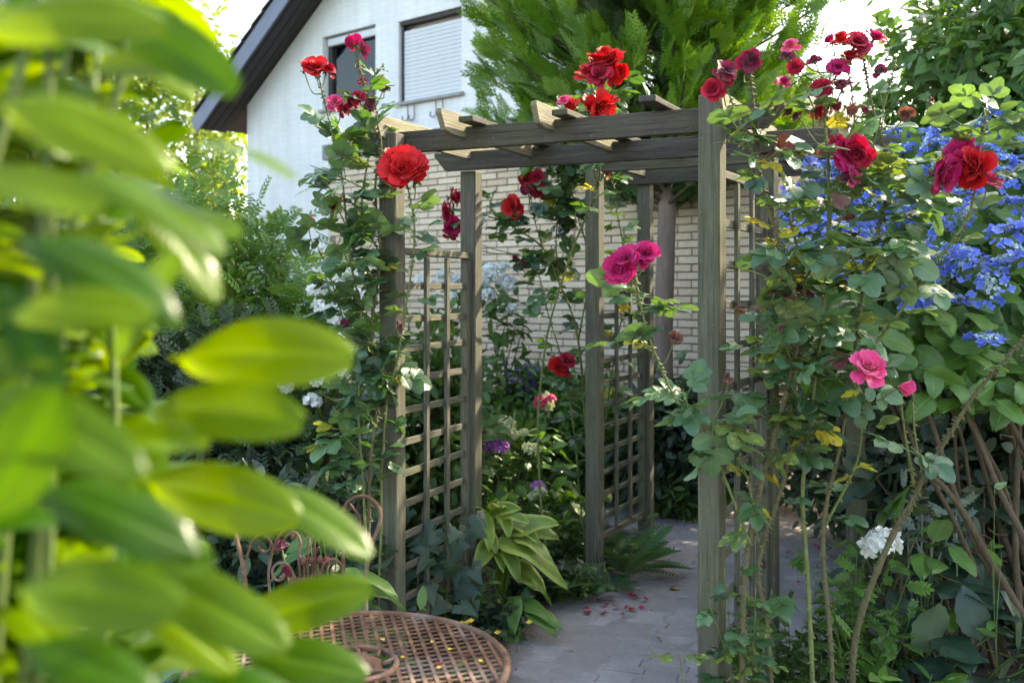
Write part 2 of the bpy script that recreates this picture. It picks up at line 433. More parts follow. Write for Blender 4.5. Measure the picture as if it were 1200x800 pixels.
M['wood_sunlit'] = wood_mat('weathered_wood_sunlit', (0.30, 0.265, 0.195), (0.11, 0.092, 0.066), (0.24, 0.245, 0.12), 0.9)  # paler copy of the timber, sunlight on the rafters put into the colour
M['post_shoe'] = plain_mat('galvanised_shoe', (0.16, 0.155, 0.16), 0.7, 0.4, 0.6, 20)

# ------------------------------------------------------------------ box-like pieces
def bevel_box(name, sx, sy, sz, bev, mat, seg=1, jit=0.0, cuts=0):
    bm = bmesh.new()
    bmesh.ops.create_cube(bm, size=1.0)
    for v in bm.verts: v.co = Vector((v.co.x * sx, v.co.y * sy, v.co.z * sz))
    if bev > 0:
        bmesh.ops.bevel(bm, geom=list(bm.edges), offset=bev, segments=seg, affect='EDGES', profile=0.6)
    if cuts:
        ed = [e for e in bm.edges if abs((e.verts[0].co - e.verts[1].co).x) > sx * .6]
        bmesh.ops.subdivide_edges(bm, edges=ed, cuts=cuts, use_grid_fill=True)
    if jit:
        for v in bm.verts:
            v.co += Vector((random.uniform(-1, 1) * jit, random.uniform(-1, 1) * jit, random.uniform(-1, 1) * jit))
    me = bpy.data.meshes.new(name)
    bm.to_mesh(me); bm.free()
    me.materials.append(mat)
    return me

def basis(p0, p1, up=(0, 0, 1)):
    p0 = Vector(p0); p1 = Vector(p1); x = (p1 - p0).normalized(); u = Vector(up)
    y = u.cross(x)
    if y.length < 1e-4: y = Vector((0, 1, 0)).cross(x)
    y.normalize(); z = x.cross(y)
    Mx = Matrix((x, y, z)).transposed().to_4x4(); Mx.translation = (p0 + p1) / 2
    return Mx
def board(name, p0, p1, w, h, mat, parent, up=(0, 0, 1), bev=0.003, jit=0.0008, cuts=6, kind=None):
    """timber from p0 to p1; w across, h along 'up'"""
    Lh = (Vector(p1) - Vector(p0)).length
    me = bevel_box(name, Lh, w, h, bev, mat, 1, jit, cuts)
    return obj(name, me, parent, basis(p0, p1, up), kind)

# ------------------------------------------------------------------ ground and path
PATH = [(-1.3, -1.0), (-1.2, 2.6), (-0.45, 3.05), (0.0, 3.7), (0.03, 4.45), (0.33, 4.95), (0.80, 5.55), (0.86, 6.3), (0.35, 6.8), (-0.9, 7.45),
        (-0.9, 8.2), (0.2, 7.75), (1.2, 7.15), (2.2, 6.55), (2.3, 5.6), (1.85, 4.9), (1.32, 3.9), (1.12, 2.6), (1.2, -1.0)]
def poly_sd(X, Y, poly):
    """signed distance (inside negative)"""
    p = np.array(poly); q = np.roll(p, -1, axis=0)
    d = np.full(X.shape, 1e9); ins = np.zeros(X.shape, bool)
    for a, b in zip(p, q):
        e = b - a; wx = X - a[0]; wy = Y - a[1]
        t = np.clip((wx * e[0] + wy * e[1]) / (e @ e), 0, 1)
        d = np.minimum(d, np.hypot(wx - e[0] * t, wy - e[1] * t))
        c = ((a[1] > Y) != (b[1] > Y)) & (X < (b[0] - a[0]) * (Y - a[1]) / (b[1] - a[1] + 1e-12) + a[0])
        ins ^= c
    return np.where(ins, -d, d)
def ground_h(X, Y):
    sd = poly_sd(X, Y, PATH)
    p = np.stack([X, Y, 0 * X], -1)
    n = vnoise(p, 3.1, 1) * .5 + vnoise(p, 9.0, 2) * .3 + vnoise(p, 27, 3) * .2
    bed = 0.035 + 0.03 * n + 0.03 * vnoise(p, 1.2, 5)
    inn = -0.0010 + 0.009 * n
    w = np.clip((sd + 0.10 + 0.08 * n) / 0.22, 0, 1); w = w * w * (3 - 2 * w)
    return inn * (1 - w) + bed * w, w
def axis(fine0, fine1, step, far):
    a = np.arange(fine0, fine1 + 1e-6, step)
    g = step * 1.6 ** np.arange(1, 40); g = np.cumsum(g); g = g[g < far]
    return np.concatenate([(fine0 - g)[::-1], a, fine1 + g])
gx, gy = axis(-3.0, 3.2, 0.035, 420), axis(1.5, 9.0, 0.035, 420)
GX, GY = np.meshgrid(gx, gy, indexing='ij')
GZ, GW = ground_h(GX, GY)
far = np.clip((np.hypot(GX, GY - 4) - 8) / 20, 0, 1); GZ = GZ * (1 - far)
m, N, L = nt('garden_soil')
at = node(N, 'ShaderNodeAttribute', attribute_name='leaf'); sp = node(N, 'ShaderNodeSeparateXYZ'); L.new(at.outputs['Vector'], sp.inputs[0])
g = node(N, 'ShaderNodeNewGeometry')
n1 = noise(N, L, g.outputs['Position'], 14.0, 6.0, 0.65); n2 = noise(N, L, g.outputs['Position'], 90.0, 3.0, 0.6)
soil = mixc(N, L, n1, (0.030, 0.024, 0.020), (0.085, 0.068, 0.054))
dust = mixc(N, L, n1, (0.20, 0.185, 0.18), (0.36, 0.335, 0.33))
col = mixc(N, L, sp.outputs[0], dust, soil)
col = mixc(N, L, ramp(N, L, n2, [(0.62, (0, 0, 0)), (0.75, (0.5, 0.5, 0.5))]), col, (0.24, 0.19, 0.15))
out(N, L, principled(N, L, col, 0.95, 0.15, bump(N, L, math_(N, L, 'ADD', n1, n2), 0.8, 0.012)))
M['soil'] = m
ground = obj('ground', np_mesh('ground', np.stack([GX, GY, GZ], -1).reshape(-1, 3), grid_faces(len(gx), len(gy))[:, ::-1],
                               np.stack([GW, GW, 0 * GW], -1).reshape(-1, 3), [M['soil']]), kind='structure')
tag(ground, 'dark garden soil under the plants around the paved path', 'ground')

m, N, L = nt('concrete_paver')
g = node(N, 'ShaderNodeNewGeometry'); oi = node(N, 'ShaderNodeObjectInfo')
n1 = noise(N, L, g.outputs['Position'], 9.0, 6.0, 0.65); n2 = noise(N, L, g.outputs['Position'], 160.0, 2.0); n3 = noise(N, L, g.outputs['Position'], 2.3, 4.0, 0.7)
col = mixc(N, L, n1, (0.24, 0.228, 0.228), (0.41, 0.39, 0.39))
col = mixc(N, L, 0.6, col, mixc(N, L, oi.outputs['Random'], (0.78, 0.77, 0.79), (1.1, 1.09, 1.1)), 'MULTIPLY')
col = mixc(N, L, ramp(N, L, n3, [(0.45, (0, 0, 0)), (0.7, (0.5, 0.5, 0.5))]), col, (0.16, 0.14, 0.13))
col = mixc(N, L, 0.5, col, ramp(N, L, n2, [(0.3, (.65, .65, .65)), (.7, (1.2, 1.2, 1.2))]), 'MULTIPLY')
out(N, L, principled(N, L, col, 0.9, 0.2, bump(N, L, math_(N, L, 'ADD', n2, n1), 0.5, 0.004)))
M['paver'] = m
# interlocking double-T pavers
def paver_tris(a, b, lh, top, thick):
    a -= .0025; b -= .0025; lh -= .0025
    pr = [(a, -lh), (a, -.058), (b, -.036), (b, .036), (a, .058), (a, lh)]
    pts = pr + [(-x, y) for x, y in reversed(pr)]
    n = len(pts); c = 0.0045
    def inset(p):
        x, y = p; return (x - math.copysign(c, x), y - (math.copysign(c, y) if abs(abs(y) - lh) < 1e-6 else 0))
    V = [(x, y, top - thick) for x, y in pts] + [(x, y, top - c) for x, y in pts] + [(*inset(p), top) for p in pts]
    F = []
    for r in (0, 1):
        for i in range(n):
            j = (i + 1) % n; F += [(r * n + i, r * n + j, (r + 1) * n + j), (r * n + i, (r + 1) * n + j, (r + 1) * n + i)]
    k = len(V); V.append((0, 0, top))
    for i in range(n): F.append((2 * n + i, 2 * n + (i + 1) % n, k))
    return np.array(V, float), np.array(F)
path = thing('garden_path', (0.6, 4.5, 0), 'pale grey path of interlocking pavers running under both arches', 'path', kind='structure')
pa_me = []
for k in range(3):
    V, F = paver_tris(.1, .07, .1, 0.0, 0.05)
    pa_me.append(np_mesh('paver', V, F, None, [M['paver']], smooth=False))
ang = R(-18); ca, sa = math.cos(ang), math.sin(ang)
cand = []
for i in range(-30, 40):
    for j in range(-5, 60):
        lx, ly = i * .17, j * .2 + (.1 if i % 2 else 0)
        x, y = 0.5 + ca * lx - sa * ly, 2.0 + sa * lx + ca * ly
        sd = poly_sd(np.array([x]), np.array([y]), PATH)[0]
        if sd < 0.02 and y > 2.3 and x < 2.4: cand.append((y, x))
cand.sort(key=lambda c: abs(c[0] - 4.9) + 0.4 * abs(c[1] - .9))
rest = Acc()
for q, (y, x) in enumerate(cand):
    Mx = Matrix.Translation((x, y, random.uniform(-.004, .0035))) @ Matrix.Rotation(ang, 4, 'Z') @ Matrix.Rotation(random.gauss(0, .007), 4, 'X') @ Matrix.Rotation(random.gauss(0, .007), 4, 'Y')
    if q < 290: obj('paver', pa_me[q % 3], path, Mx)
    else:
        V, F = paver_tris(.1, .07, .1, 0.0, 0.05)
        V = (np.array(Mx.to_3x3()) @ V.T).T + np.array(Mx.translation); rest.add(V, F)
if rest.n: rest.build('paver_field', [M['paver']], path, kind='stuff', smooth=False)

# ------------------------------------------------------------------ house (white painted gable)
HANG = R(40.0)
class Plane:
    def __init__(s, Z0):
        s.Z0 = Z0; s.u = np.array((math.cos(HANG), -math.sin(HANG), 0)); s.n = np.array((-math.sin(HANG), -math.cos(HANG), 0)); s.o = np.array((0, Z0, 0))
    def px(s, px, py):
        t = (px - 600) / FPX; Z = s.Z0 / (1 + math.tan(HANG) * t)
        return t * Z / math.cos(HANG), CAMH + (YH - py) / FPX * Z
    def at(s, a, z, d=0.0): return s.o + s.u * a + np.array((0, 0, z)) + s.n * d
    def box(s, name, a0, a1, z0, z1, d0, d1, mat, parent, bev=0.004):
        c = s.at((a0 + a1) / 2, (z0 + z1) / 2, (d0 + d1) / 2)
        me = bevel_box(name, abs(a1 - a0), abs(d1 - d0), abs(z1 - z0), bev, mat)
        Mx = Matrix((Vector(s.u), Vector(-s.n), Vector((0, 0, 1)))).transposed().to_4x4(); Mx.translation = Vector(c)
        return obj(name, me, parent, Mx)
HP = Plane(11.6)
m, N, L = nt('white_painted_brick')
tc = node(N, 'ShaderNodeTexCoord'); g = node(N, 'ShaderNodeNewGeometry')
cb = node(N, 'ShaderNodeCombineXYZ'); sx = node(N, 'ShaderNodeSeparateXYZ'); L.new(tc.outputs['Object'], sx.inputs[0])
L.new(sx.outputs[0], cb.inputs[0]); L.new(sx.outputs[2], cb.inputs[1])
br = node(N, 'ShaderNodeTexBrick'); L.new(cb.outputs[0], br.inputs['Vector'])
br.inputs['Scale'].default_value = 1.0; br.inputs['Brick Width'].default_value = 0.25; br.inputs['Row Height'].default_value = 0.075
br.inputs['Mortar Size'].default_value = 0.006; br.inputs['Mortar Smooth'].default_value = 0.6
br.inputs['Color1'].default_value = (0.90, 0.89, 0.88, 1); br.inputs['Color2'].default_value = (0.86, 0.85, 0.84, 1); br.inputs['Mortar'].default_value = (0.81, 0.80, 0.80, 1)
n1 = noise(N, L, tc.outputs['Object'], 1.3, 5.0, 0.7)
col = mixc(N, L, 0.35, br.outputs['Color'], ramp(N, L, n1, [(0.3, (.80, .80, .80)), (.65, (1.08, 1.08, 1.07))]), 'MULTIPLY')
st = noise(N, L, mapping(N, L, tc.outputs['Object'], (3.0, 1, .35)), 1.6, 5.0, 0.7)
col = mixc(N, L, 0.5, col, ramp(N, L, st, [(0.32, (.80, .79, .77)), (.6, (1.04, 1.04, 1.04))]), 'MULTIPLY')
hh = math_(N, L, 'SUBTRACT', 1.0, br.outputs['Fac'])
out(N, L, principled(N, L, col, 0.75, 0.3, bump(N, L, hh, 0.35, 0.006))); M['house'] = m
M['dark_trim'] = plain_mat('dark_stained_wood', (0.045, 0.040, 0.042), 0.6, 0.4, 0.5, 6)
M['barge'] = plain_mat('slate_clad_barge', (0.16, 0.18, 0.24), 0.5, 0.4, 0.35, 4)
M['tile'] = plain_mat('roof_tile', (0.075, 0.060, 0.055), 0.7, 0.35, 0.6, 9)
M['frame'] = plain_mat('window_frame_dark', (0.035, 0.033, 0.036), 0.4, 0.5, 0.2, 5)
M['shutter'] = plain_mat('shutter_slat', (0.70, 0.70, 0.72), 0.5, 0.4, 0.12, 3)
M['sill'] = plain_mat('sill_stone', (0.36, 0.34, 0.32), 0.7, 0.3, 0.4, 8)
M['curtain'] = plain_mat('net_curtain', (0.85, 0.86, 0.88), 0.85, 0.2, 0.15, 12)
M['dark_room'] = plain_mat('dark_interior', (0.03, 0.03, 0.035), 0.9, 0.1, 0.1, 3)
m, N, L = nt('window_glass')
gl = node(N, 'ShaderNodeBsdfGlossy'); gl.inputs['Roughness'].default_value = 0.02
tr = node(N, 'ShaderNodeBsdfTransparent'); fr = node(N, 'ShaderNodeFresnel'); fr.inputs[0].default_value = 1.5
ms = node(N, 'ShaderNodeMixShader'); L.new(fr.outputs[0], ms.inputs[0]); L.new(tr.outputs[0], ms.inputs[1]); L.new(gl.outputs[0], ms.inputs[2]); out(N, L, ms.outputs[0]); M['glass'] = m

s1, z1 = HP.px(380, 0); s0, z0 = HP.px(274, 147)
slope = (z1 - z0) / (s1 - s0); apex = -2.0; zap = z1 + (apex - s1) * slope
eaveL = s0; eaveR = 2 * apex - eaveL; zeave = z0
house = thing('white_house', HP.at(apex, 0), 'white painted gabled house with dark roof edge and two upper windows', 'house')
w1 = [HP.px(378, 34), HP.px(440, 131)]; w2 = [HP.px(467, 12), HP.px(541, 116)]
W1 = (w1[0][0], w1[1][0], HP.px(440, 118)[1], HP.px(440, 28)[1]); W2 = (w2[0][0], w2[1][0], HP.px(541, 108)[1], HP.px(541, 7)[1])
# gable wall with two openings, a real thickness of 0.3 m
def gable_wall():
    sl = sorted({eaveL + .35, W1[0], W1[1], W2[0], W2[1], apex, eaveR - .35})
    bm = bmesh.new(); Q = []
    top = lambda a: zap - abs(a - apex) * slope + 0.02
    for a, b in zip(sl[:-1], sl[1:]):
        zs = [0.0]
        hole = None
        for Wn in (W1, W2):
            if a >= Wn[0] - 1e-6 and b <= Wn[1] + 1e-6: hole = Wn
        segs = [(0, 0, hole[2], hole[2]), (hole[3], hole[3], top(a), top(b))] if hole else [(0, 0, top(a), top(b))]
        for za, zb, zc, zd in segs: Q.append([(a, za), (b, zb), (b, zd), (a, zc)])
    V = []; F = []
    for q in Q:
        k = len(V)
        for d in (0.0, 0.30):
            for a, z in q: V.append((a, d, z))
        F += [(k, k + 1, k + 2, k + 3), (k + 7, k + 6, k + 5, k + 4), (k, k + 4, k + 5, k + 1), (k + 3, k + 2, k + 6, k + 7), (k, k + 3, k + 7, k + 4), (k + 1, k + 5, k + 6, k + 2)]
    me = bpy.data.meshes.new('wall'); me.from_pydata(V, [], F); me.materials.append(M['house']); me.update()
    return me
HM = Matrix((Vector(HP.u), Vector(-HP.n), Vector((0, 0, 1)))).transposed().to_4x4(); HM.translation = Vector(HP.o)
obj('wall', gable_wall(), house, HM)
def side_wall(a):
    me = bevel_box('wall', 0.3, 4.0, zeave - .35, 0.0, M['house'])
    obj('wall', me, house, HM @ Matrix.Translation((a, 2.35, (zeave - .35) / 2)))
side_wall(eaveL + .5); side_wall(eaveR - .5)
# roof: two sloping slabs that overhang the gable by 0.55 m
OV = 0.55
for sgn in (-1, 1):
    e = eaveL if sgn < 0 else eaveR
    dirv = Vector((e - apex, 0, -(abs(e - apex) * slope))); ln = dirv.length; dn = dirv.normalized()
    ln += 0.25
    nv = Vector((0, 1, 0)).cross(dn); nv = nv if nv.z > 0 else -nv
    a0 = Vector((apex, 0, zap + .06))
    def slab(name, d0, d1, h0, h1, mat, l0=0.0, l1=None, par=None):
        l1 = ln if l1 is None else l1
        me = bevel_box(name, l1 - l0, d1 - d0, h1 - h0, 0.004, mat)
        c = a0 + dn * (l0 + l1) / 2 + Vector((0, (d0 + d1) / 2, 0)) + nv * (h0 + h1) / 2
        Mx = Matrix((dn, (nv.cross(dn)), nv)).transposed().to_4x4(); Mx.translation = c
        return obj(name, me, par or house, HM @ Mx)
    roof = slab('roof', -OV + .03, 4.6, 0.02, 0.14, M['tile'])
    slab('barge_board', -OV - .025, -OV, -0.12, 0.13, M['barge'], par=roof)
    # soffit boards under the overhang
    nb = 4
    for b in range(nb):
        w = (OV - .01) / nb
        slab('soffit_board', -OV + .003 + b * w, -OV + .003 + (b + 1) * w - .008, -0.022, 0.0, M['dark_trim'], par=roof)
    # verge tiles along the edge
    nt_ = int(ln / 0.30)
    for k in range(nt_):
        me = bpy.data.meshes.get('verge_tile') or bevel_box('verge_tile', 0.33, 0.24, 0.028, 0.005, M['tile'])
        c = a0 + dn * (0.16 + k * 0.30) + Vector((0, -OV + .06, 0)) + nv * 0.168
        Mx = Matrix((dn, (nv.cross(dn)), nv)).transposed().to_4x4() @ Matrix.Rotation(-0.075 * (1 if True else 0), 4, 'Y'); Mx.translation = c
        obj('verge_tile', me, roof, HM @ Mx)
def window(Wn, shuttered):
    a0, a1, zb, zt = Wn
    fr = thing_part = HP.box('window', a0 + .002, a1 - .002, zb, zb + .07, -.16, -.10, M['frame'], house)
    for (x0, x1, y0, y1) in ((a0 + .002, a0 + .075, zb + .072, zt - .002), (a1 - .075, a1 - .002, zb + .072, zt - .002), (a0 + .077, a1 - .077, zt - .08, zt - .002)):
        HP.box('frame', x0, x1, y0, y1, -.16, -.10, M['frame'], fr)
    HP.box('sill', a0 - .05, a1 + .05, zb - .045, zb - .003, -.10, .06, M['sill'], fr)
    if shuttered:
        n = int((zt - zb - .09) / 0.052)
        for k in range(n):
            z = zb + .006 + k * 0.052
            HP.box('shutter_slat', a0 + .045, a1 - .012, z, z + .050, -.075, -.058, M['shutter'], fr, 0.007)
        HP.box('shutter_rail', a0 + .004, a0 + .043, zb, zt - .004, -.095, -.05, M['frame'], fr)
        HP.box('shutter_box', a0 + .005, a1 - .003, zt - .05, zt + .004, -.09, -.03, M['dark_trim'], fr)
    else:
        HP.box('pane', a0 + .076, a1 - .076, zb + .07, zt - .08, -.135, -.128, M['glass'], fr, 0)
        HP.box('shutter_roll', a0 + .05, a1 - .02, zt - .13, zt - .025, -.095, -.05, M['shutter'], fr, 0.01)
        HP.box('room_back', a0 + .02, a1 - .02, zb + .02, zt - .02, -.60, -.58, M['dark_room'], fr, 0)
        # pleated curtain
        n = 90; t = np.linspace(0, 1, n); off = 0.04 * np.sin(t * 46) + 0.015 * np.sin(t * 17)
        V = []; 
        for zz in (zb + .06, zt - .1):
            for i in range(n): V.append(HP.at(a0 + .30 + t[i] * (a1 - a0 - .38), zz, -.19 + off[i]))
        obj('curtain', np_mesh('curtain', np.array(V), grid_faces(2, n), None, [M['curtain']]), fr)
window(W1, False); window(W2, True)
for a, z in ((W2[0] + .22, W2[2] - .05), (W2[0] + .34, W2[2] - .05), (W2[1] - .40, W2[2] - .05), (W2[1] - .28, W2[2] - .05)):
    ac = Acc(); pts = [HP.at(a, z, .05), HP.at(a, z - .19, .05), HP.at(a - .09, z - .20, .05), HP.at(a - .09, z - .14, .05)]
    V, F, A = tube(smooth(pts, 4), 0.008, 6); ac.add(V, F, A); ac.build('flower_box_bracket', [M['post_shoe']], house)

# ------------------------------------------------------------------ brick extension
EP = Plane(8.8)
m, N, L = nt('cream_brick')
oi = node(N, 'ShaderNodeObjectInfo'); g = node(N, 'ShaderNodeNewGeometry')
at = node(N, 'ShaderNodeAttribute', attribute_name='leaf'); sp = node(N, 'ShaderNodeSeparateXYZ'); L.new(at.outputs['Vector'], sp.inputs[0])
r = math_(N, L, 'FRACT', math_(N, L, 'ADD', sp.outputs[2], oi.outputs['Random']))
n1 = noise(N, L, g.outputs['Position'], 35.0, 4.0, 0.6)
col = mixc(N, L, r, (0.66, 0.50, 0.365), (0.80, 0.65, 0.50))
col = mixc(N, L, 0.5, col, ramp(N, L, n1, [(0.3, (.75, .72, .70)), (.7, (1.15, 1.15, 1.15))]), 'MULTIPLY')
out(N, L, principled(N, L, col, 0.85, 0.2, bump(N, L, n1, 0.5, 0.003))); M['brick'] = m
M['mortar'] = plain_mat('mortar', (0.31, 0.26, 0.22), 0.95, 0.1, 0.4, 30)
M['fascia'] = plain_mat('fascia_metal', (0.30, 0.28, 0.27), 0.6, 0.4, 0.3, 4)
e0 = EP.px(385, 188); EL, ET = e0[0], e0[1]; ER = 2.5
ext = thing('brick_extension', EP.at((EL + ER) / 2, 0), 'low cream brick extension with flat roof in front of the white house', 'building')
EP.box('wall', EL + .012, ER - .012, 0, ET - .005, -1.5, -.012, M["mortar"], ext, 0)
EP.box('fascia', EL - .05, ER + .05, ET + .001, ET + .16, -1.55, .05, M["fascia"], ext)
bme = [bevel_box('brick', .238, .024, .0505, .0025, M['brick'], 1, .0006) for k in range(4)]
bricks = []
nc = int((ET - .02) / .062)
for c in range(nc):
    z = ET - .035 - c * .062
    n = int((ER - EL) / .25) + 1
    for k in range(n):
        a = EL + .125 + k * .25 + (.125 if c % 2 else 0)
        if a + .12 > ER: continue
        p = EP.at(a, z); pxx = 600 + p[0] / p[1] * FPX; pyy = YH - (p[2] - CAMH) / p[1] * FPX
        bricks.append((a, z, pxx, pyy, p[1]))
def vis(b):
    x, y = b[2], b[3]
    if y < 175 or y > 470: return 3
    if 564 < x < 690: return 0
    if 766 < x < 816: return 0
    if 480 < x < 545 or 850 < x < 905: return 1
    return 2
bricks.sort(key=lambda b: (vis(b), b[3]))
Rb = Matrix((Vector(EP.u), Vector(-EP.n), Vector((0, 0, 1)))).transposed().to_4x4()
ac = Acc()
cube = np.array([(x, y, z) for x in (-.119, .119) for y in (-.012, .012) for z in (-.0252, .0252)], float)
cf = np.array([(0, 1, 3), (0, 3, 2), (4, 6, 7), (4, 7, 5), (0, 4, 5), (0, 5, 1), (2, 3, 7), (2, 7, 6), (0, 2, 6), (0, 6, 4), (1, 5, 7), (1, 7, 3)])
for q, b in enumerate(bricks):
    Mx = Rb.copy(); Mx.translation = Vector(EP.at(b[0], b[1], random.uniform(-.006, .002)))
    if q < 295: obj('brick', bme[q % 4], ext, Mx)
    else:
        V = (np.array(Mx.to_3x3()) @ cube.T).T + np.array(Mx.translation)
        ac.add(V, cf, np.tile([[0, 0, random.random()]], (8, 1)))
ac.build('brickwork', [M['brick']], ext, kind='stuff', smooth=False)
# wall light at the corner of the extension
wl_ = thing('wall_light', EP.at(EL - .06, EP.px(381, 222)[1], 0.02), 'small dark square outdoor light at the corner of the brick extension', 'lamp')
zc = EP.px(381, 212)[1]
EP.box('housing', EL - .13, EL - .012, zc - .07, zc + .09, -.06, .10, M['frame'], wl_, 0.01)
ac = Acc(); V, F, A = tube([EP.at(EL - .07, zc - .068, .02), EP.at(EL - .09, zc - .10, .03), EP.at(EL - .12, zc - .125, .06)], .012, 6); ac.add(V, F, A); ac.build('sensor_arm', [M['frame']], wl_)
EP.box('bracket', EL - .012, EL + .02, zc - .03, zc + .03, -.05, .0, M['frame'], wl_, 0.003)

# ------------------------------------------------------------------ the two rose arches
def gp(px, Z): return np.array(((px - 600) / FPX * Z, Z))
def arch(label, L1, L2, F1, F2, zb, detail):
    """L1 L2 left panel (front, back), F1 F2 right panel; zb = underside of the beams"""
    cx = (L1 + L2 + F1 + F2) / 4
    t = thing('rose_arch', (cx[0], cx[1], 0), label, 'garden arch', 'weathered wooden arches over the path')
    PW = .078; BH = .086; BT = .028
    b1 = nrm(F1 - L1); b2 = nrm(F2 - L2); dL = nrm(L2 - L1); dR = nrm(F2 - F1)
    d = nrm(dL + dR)
    tops = detail['tops']
    for k, (p, top, dd) in enumerate(((L1, tops[0], dL), (L2, tops[1], dL), (F1, tops[2], dR), (F2, tops[3], dR))):
        me = bevel_box('post', top + .03, PW, PW, .005, M['wood'], 1, .0010, 14)
        lean = random.gauss(0, .004)
        o = obj('post', me, t, basis((p[0], p[1], -.03), (p[0] + lean, p[1] + lean, top), (dd[0], dd[1], 0)))
        sh = bevel_box('post_shoe', .17, PW + .012, PW + .012, .004, M['post_shoe'])
        obj('post_shoe', sh, o, basis((p[0], p[1], -.04), (p[0], p[1], .13), (dd[0], dd[1], 0)))
    # beams bolted to the inner faces of the posts
    for (A, B, sgn, o0, o1, bb) in ((L1, F1, 1, .22, .24, b1), (L2, F2, -1, .16, .26, b2)):
        off = d * sgn * (PW / 2 + BT / 2 + .001)
        a = A + off - bb * o0; b = B + off + bb * o1
        me = beam_mesh((b - a) @ bb, BT, BH)
        obj('beam', me, t, basis((*a, zb + BH / 2), (*b, zb + BH / 2)))
    off1 = d * (PW / 2 + BT / 2); 
    def on_beam(px):
        tt = (px - 600) / FPX; A = L1 + off1
        s = (tt * A[1] - A[0]) / (b1[0] - tt * b1[1]); return A + b1 * s
    for (px, f0, f1, kind) in detail['rafters']:
        c = on_beam(px); dz = random.gauss(0, .003)
        lat = np.array((d[1], -d[0]))
        D = float((L2 - L1) @ d)
        a = c - d * f0; b = c + d * (D + f1)
        if kind == 'edge':
            me = rafter_mesh(float((b - a) @ d), .024, .088)
            obj('rafter', me, t, basis((*a, zb + .088 + dz), (*b, zb + .088 + dz)))
        else:
            o = board('batten', (*a, zb + BH + .012 + dz), (*b, zb + BH + .012 + dz), .062, .022, M['wood_dark'], t)
    # trellis panels
    for (p, q, dd, o_top) in ((L1, L2, dL, detail['pt'][0]), (F1, F2, dR, detail['pt'][1])):
        lat = np.array((dd[1], -dd[0]))
        a = p + dd * (PW / 2 + .001); b = q - dd * (PW / 2 + .001)
        z0, z1 = detail['pb'], o_top
        pan = board('trellis_stile', (*(a + dd * .016), z0), (*(a + dd * .016), z1), .032, .030, M['wood'], t, (dd[0], dd[1], 0))
        board('trellis_stile', (*(b - dd * .016), z0), (*(b - dd * .016), z1), .032, .030, M['wood'], t, (dd[0], dd[1], 0))
        aa = a + dd * .033; bb2 = b - dd * .033
        board('trellis_rail', (*aa, z0 + .02), (*bb2, z0 + .02), .028, .035, M['wood'], t)
        board('trellis_rail', (*(a - dd * .0), z1 + .017), (*(b + dd * .0), z1 + .017), .036, .030, M['wood'], t)
        wv = float((bb2 - aa) @ dd)
        nv = detail['nv']
        for k in range(nv):
            c = aa + dd * wv * (k + 1) / (nv + 1) + lat * .0095
            board('trellis_lath', (*c, z0 + .04), (*c, z1 - .001), .016, .028, M['wood'], t, (dd[0], dd[1], 0), .002, .0005, 4)
        nr = detail['nr']
        for k in range(nr):
            z = z0 + (z1 - z0) * (k + 1) / (nr + 1) + random.gauss(0, .002)
            sh = -lat * .0065
            board('trellis_slat', (*(aa + sh), z), (*(bb2 + sh), z + random.gauss(0, .002)), .015, .028, M['wood'], t, (0, 0, 1), .002, .0005, 4)
    return t
def prism_mesh(name, prof, th, mat):
    """profile in local X-Z, thickness along Y"""
    bm = bmesh.new()
    v0 = [bm.verts.new((x, -th / 2, z)) for x, z in prof]; f = bm.faces.new(v0)
    r = bmesh.ops.extrude_face_region(bm, geom=[f])
    for v in r['geom']:
        if isinstance(v, bmesh.types.BMVert): v.co.y += th
    bmesh.ops.recalc_face_normals(bm, faces=bm.faces)
    bmesh.ops.bevel(bm, geom=list(bm.edges), offset=.0025, segments=1, affect='EDGES')
    for v in bm.verts: v.co += Vector((random.uniform(-1, 1), random.uniform(-1, 1), random.uniform(-1, 1))) * .0008
    me = bpy.data.meshes.new(name); bm.to_mesh(me); bm.free(); me.materials.append(mat); return me
def beam_mesh(L_, th, h):
    x = L_ / 2
    return prism_mesh('beam', [(-x + .06, -h / 2), (x - .06, -h / 2), (x, h / 2 - .012), (x - .004, h / 2), (-x + .004, h / 2), (-x, h / 2 - .012)], th, M['wood_dark'])
def rafter_mesh(L_, th, h):
    x = L_ / 2
    return prism_mesh('rafter', [(-x + .03, -h / 2 + .01), (-x + .085, -h / 2), (x - .06, -h / 2), (x, h / 2), (-x, h / 2), (-x - .005, h / 2 - .015)], th, M['wood_sunlit'])
L1, L2, F1, F2 = gp(461, 3.95), gp(552, 4.60), gp(834, 3.40), gp(900, 4.03)
arch('weathered wooden arch standing nearer the rusty table, roses over its rafters', L1, L2, F1, F2, 2.113,
     dict(tops=(2.185, 2.113, 2.23, 2.113), rafters=[(466, .20, .10, 'edge'), (545, .20, .08, 'edge'), (563, .12, .12, 'flat'), (648, .17, .10, 'edge'), (668, .10, .12, 'flat'), (775, .16, .1, 'flat'), (850, .1, .1, 'edge')],
          pt=(1.70, 1.95), pb=.16, nv=2, nr=11))
C1, C2, C3, C4 = gp(697, 5.17), gp(757, 5.85), gp(1003, 4.58), gp(1026, 5.24)
arch('second wooden arch behind the first one, its left panel beside the fern', C1, C2, C3, C4, 2.185,
     dict(tops=(2.185, 2.185, 2.185, 2.185), rafters=[(705, .12, .1, 'edge'), (800, .12, .1, 'edge'), (900, .12, .1, 'edge'), (985, .12, .1, 'edge')], pt=(1.66, 1.66), pb=.22, nv=2, nr=11))

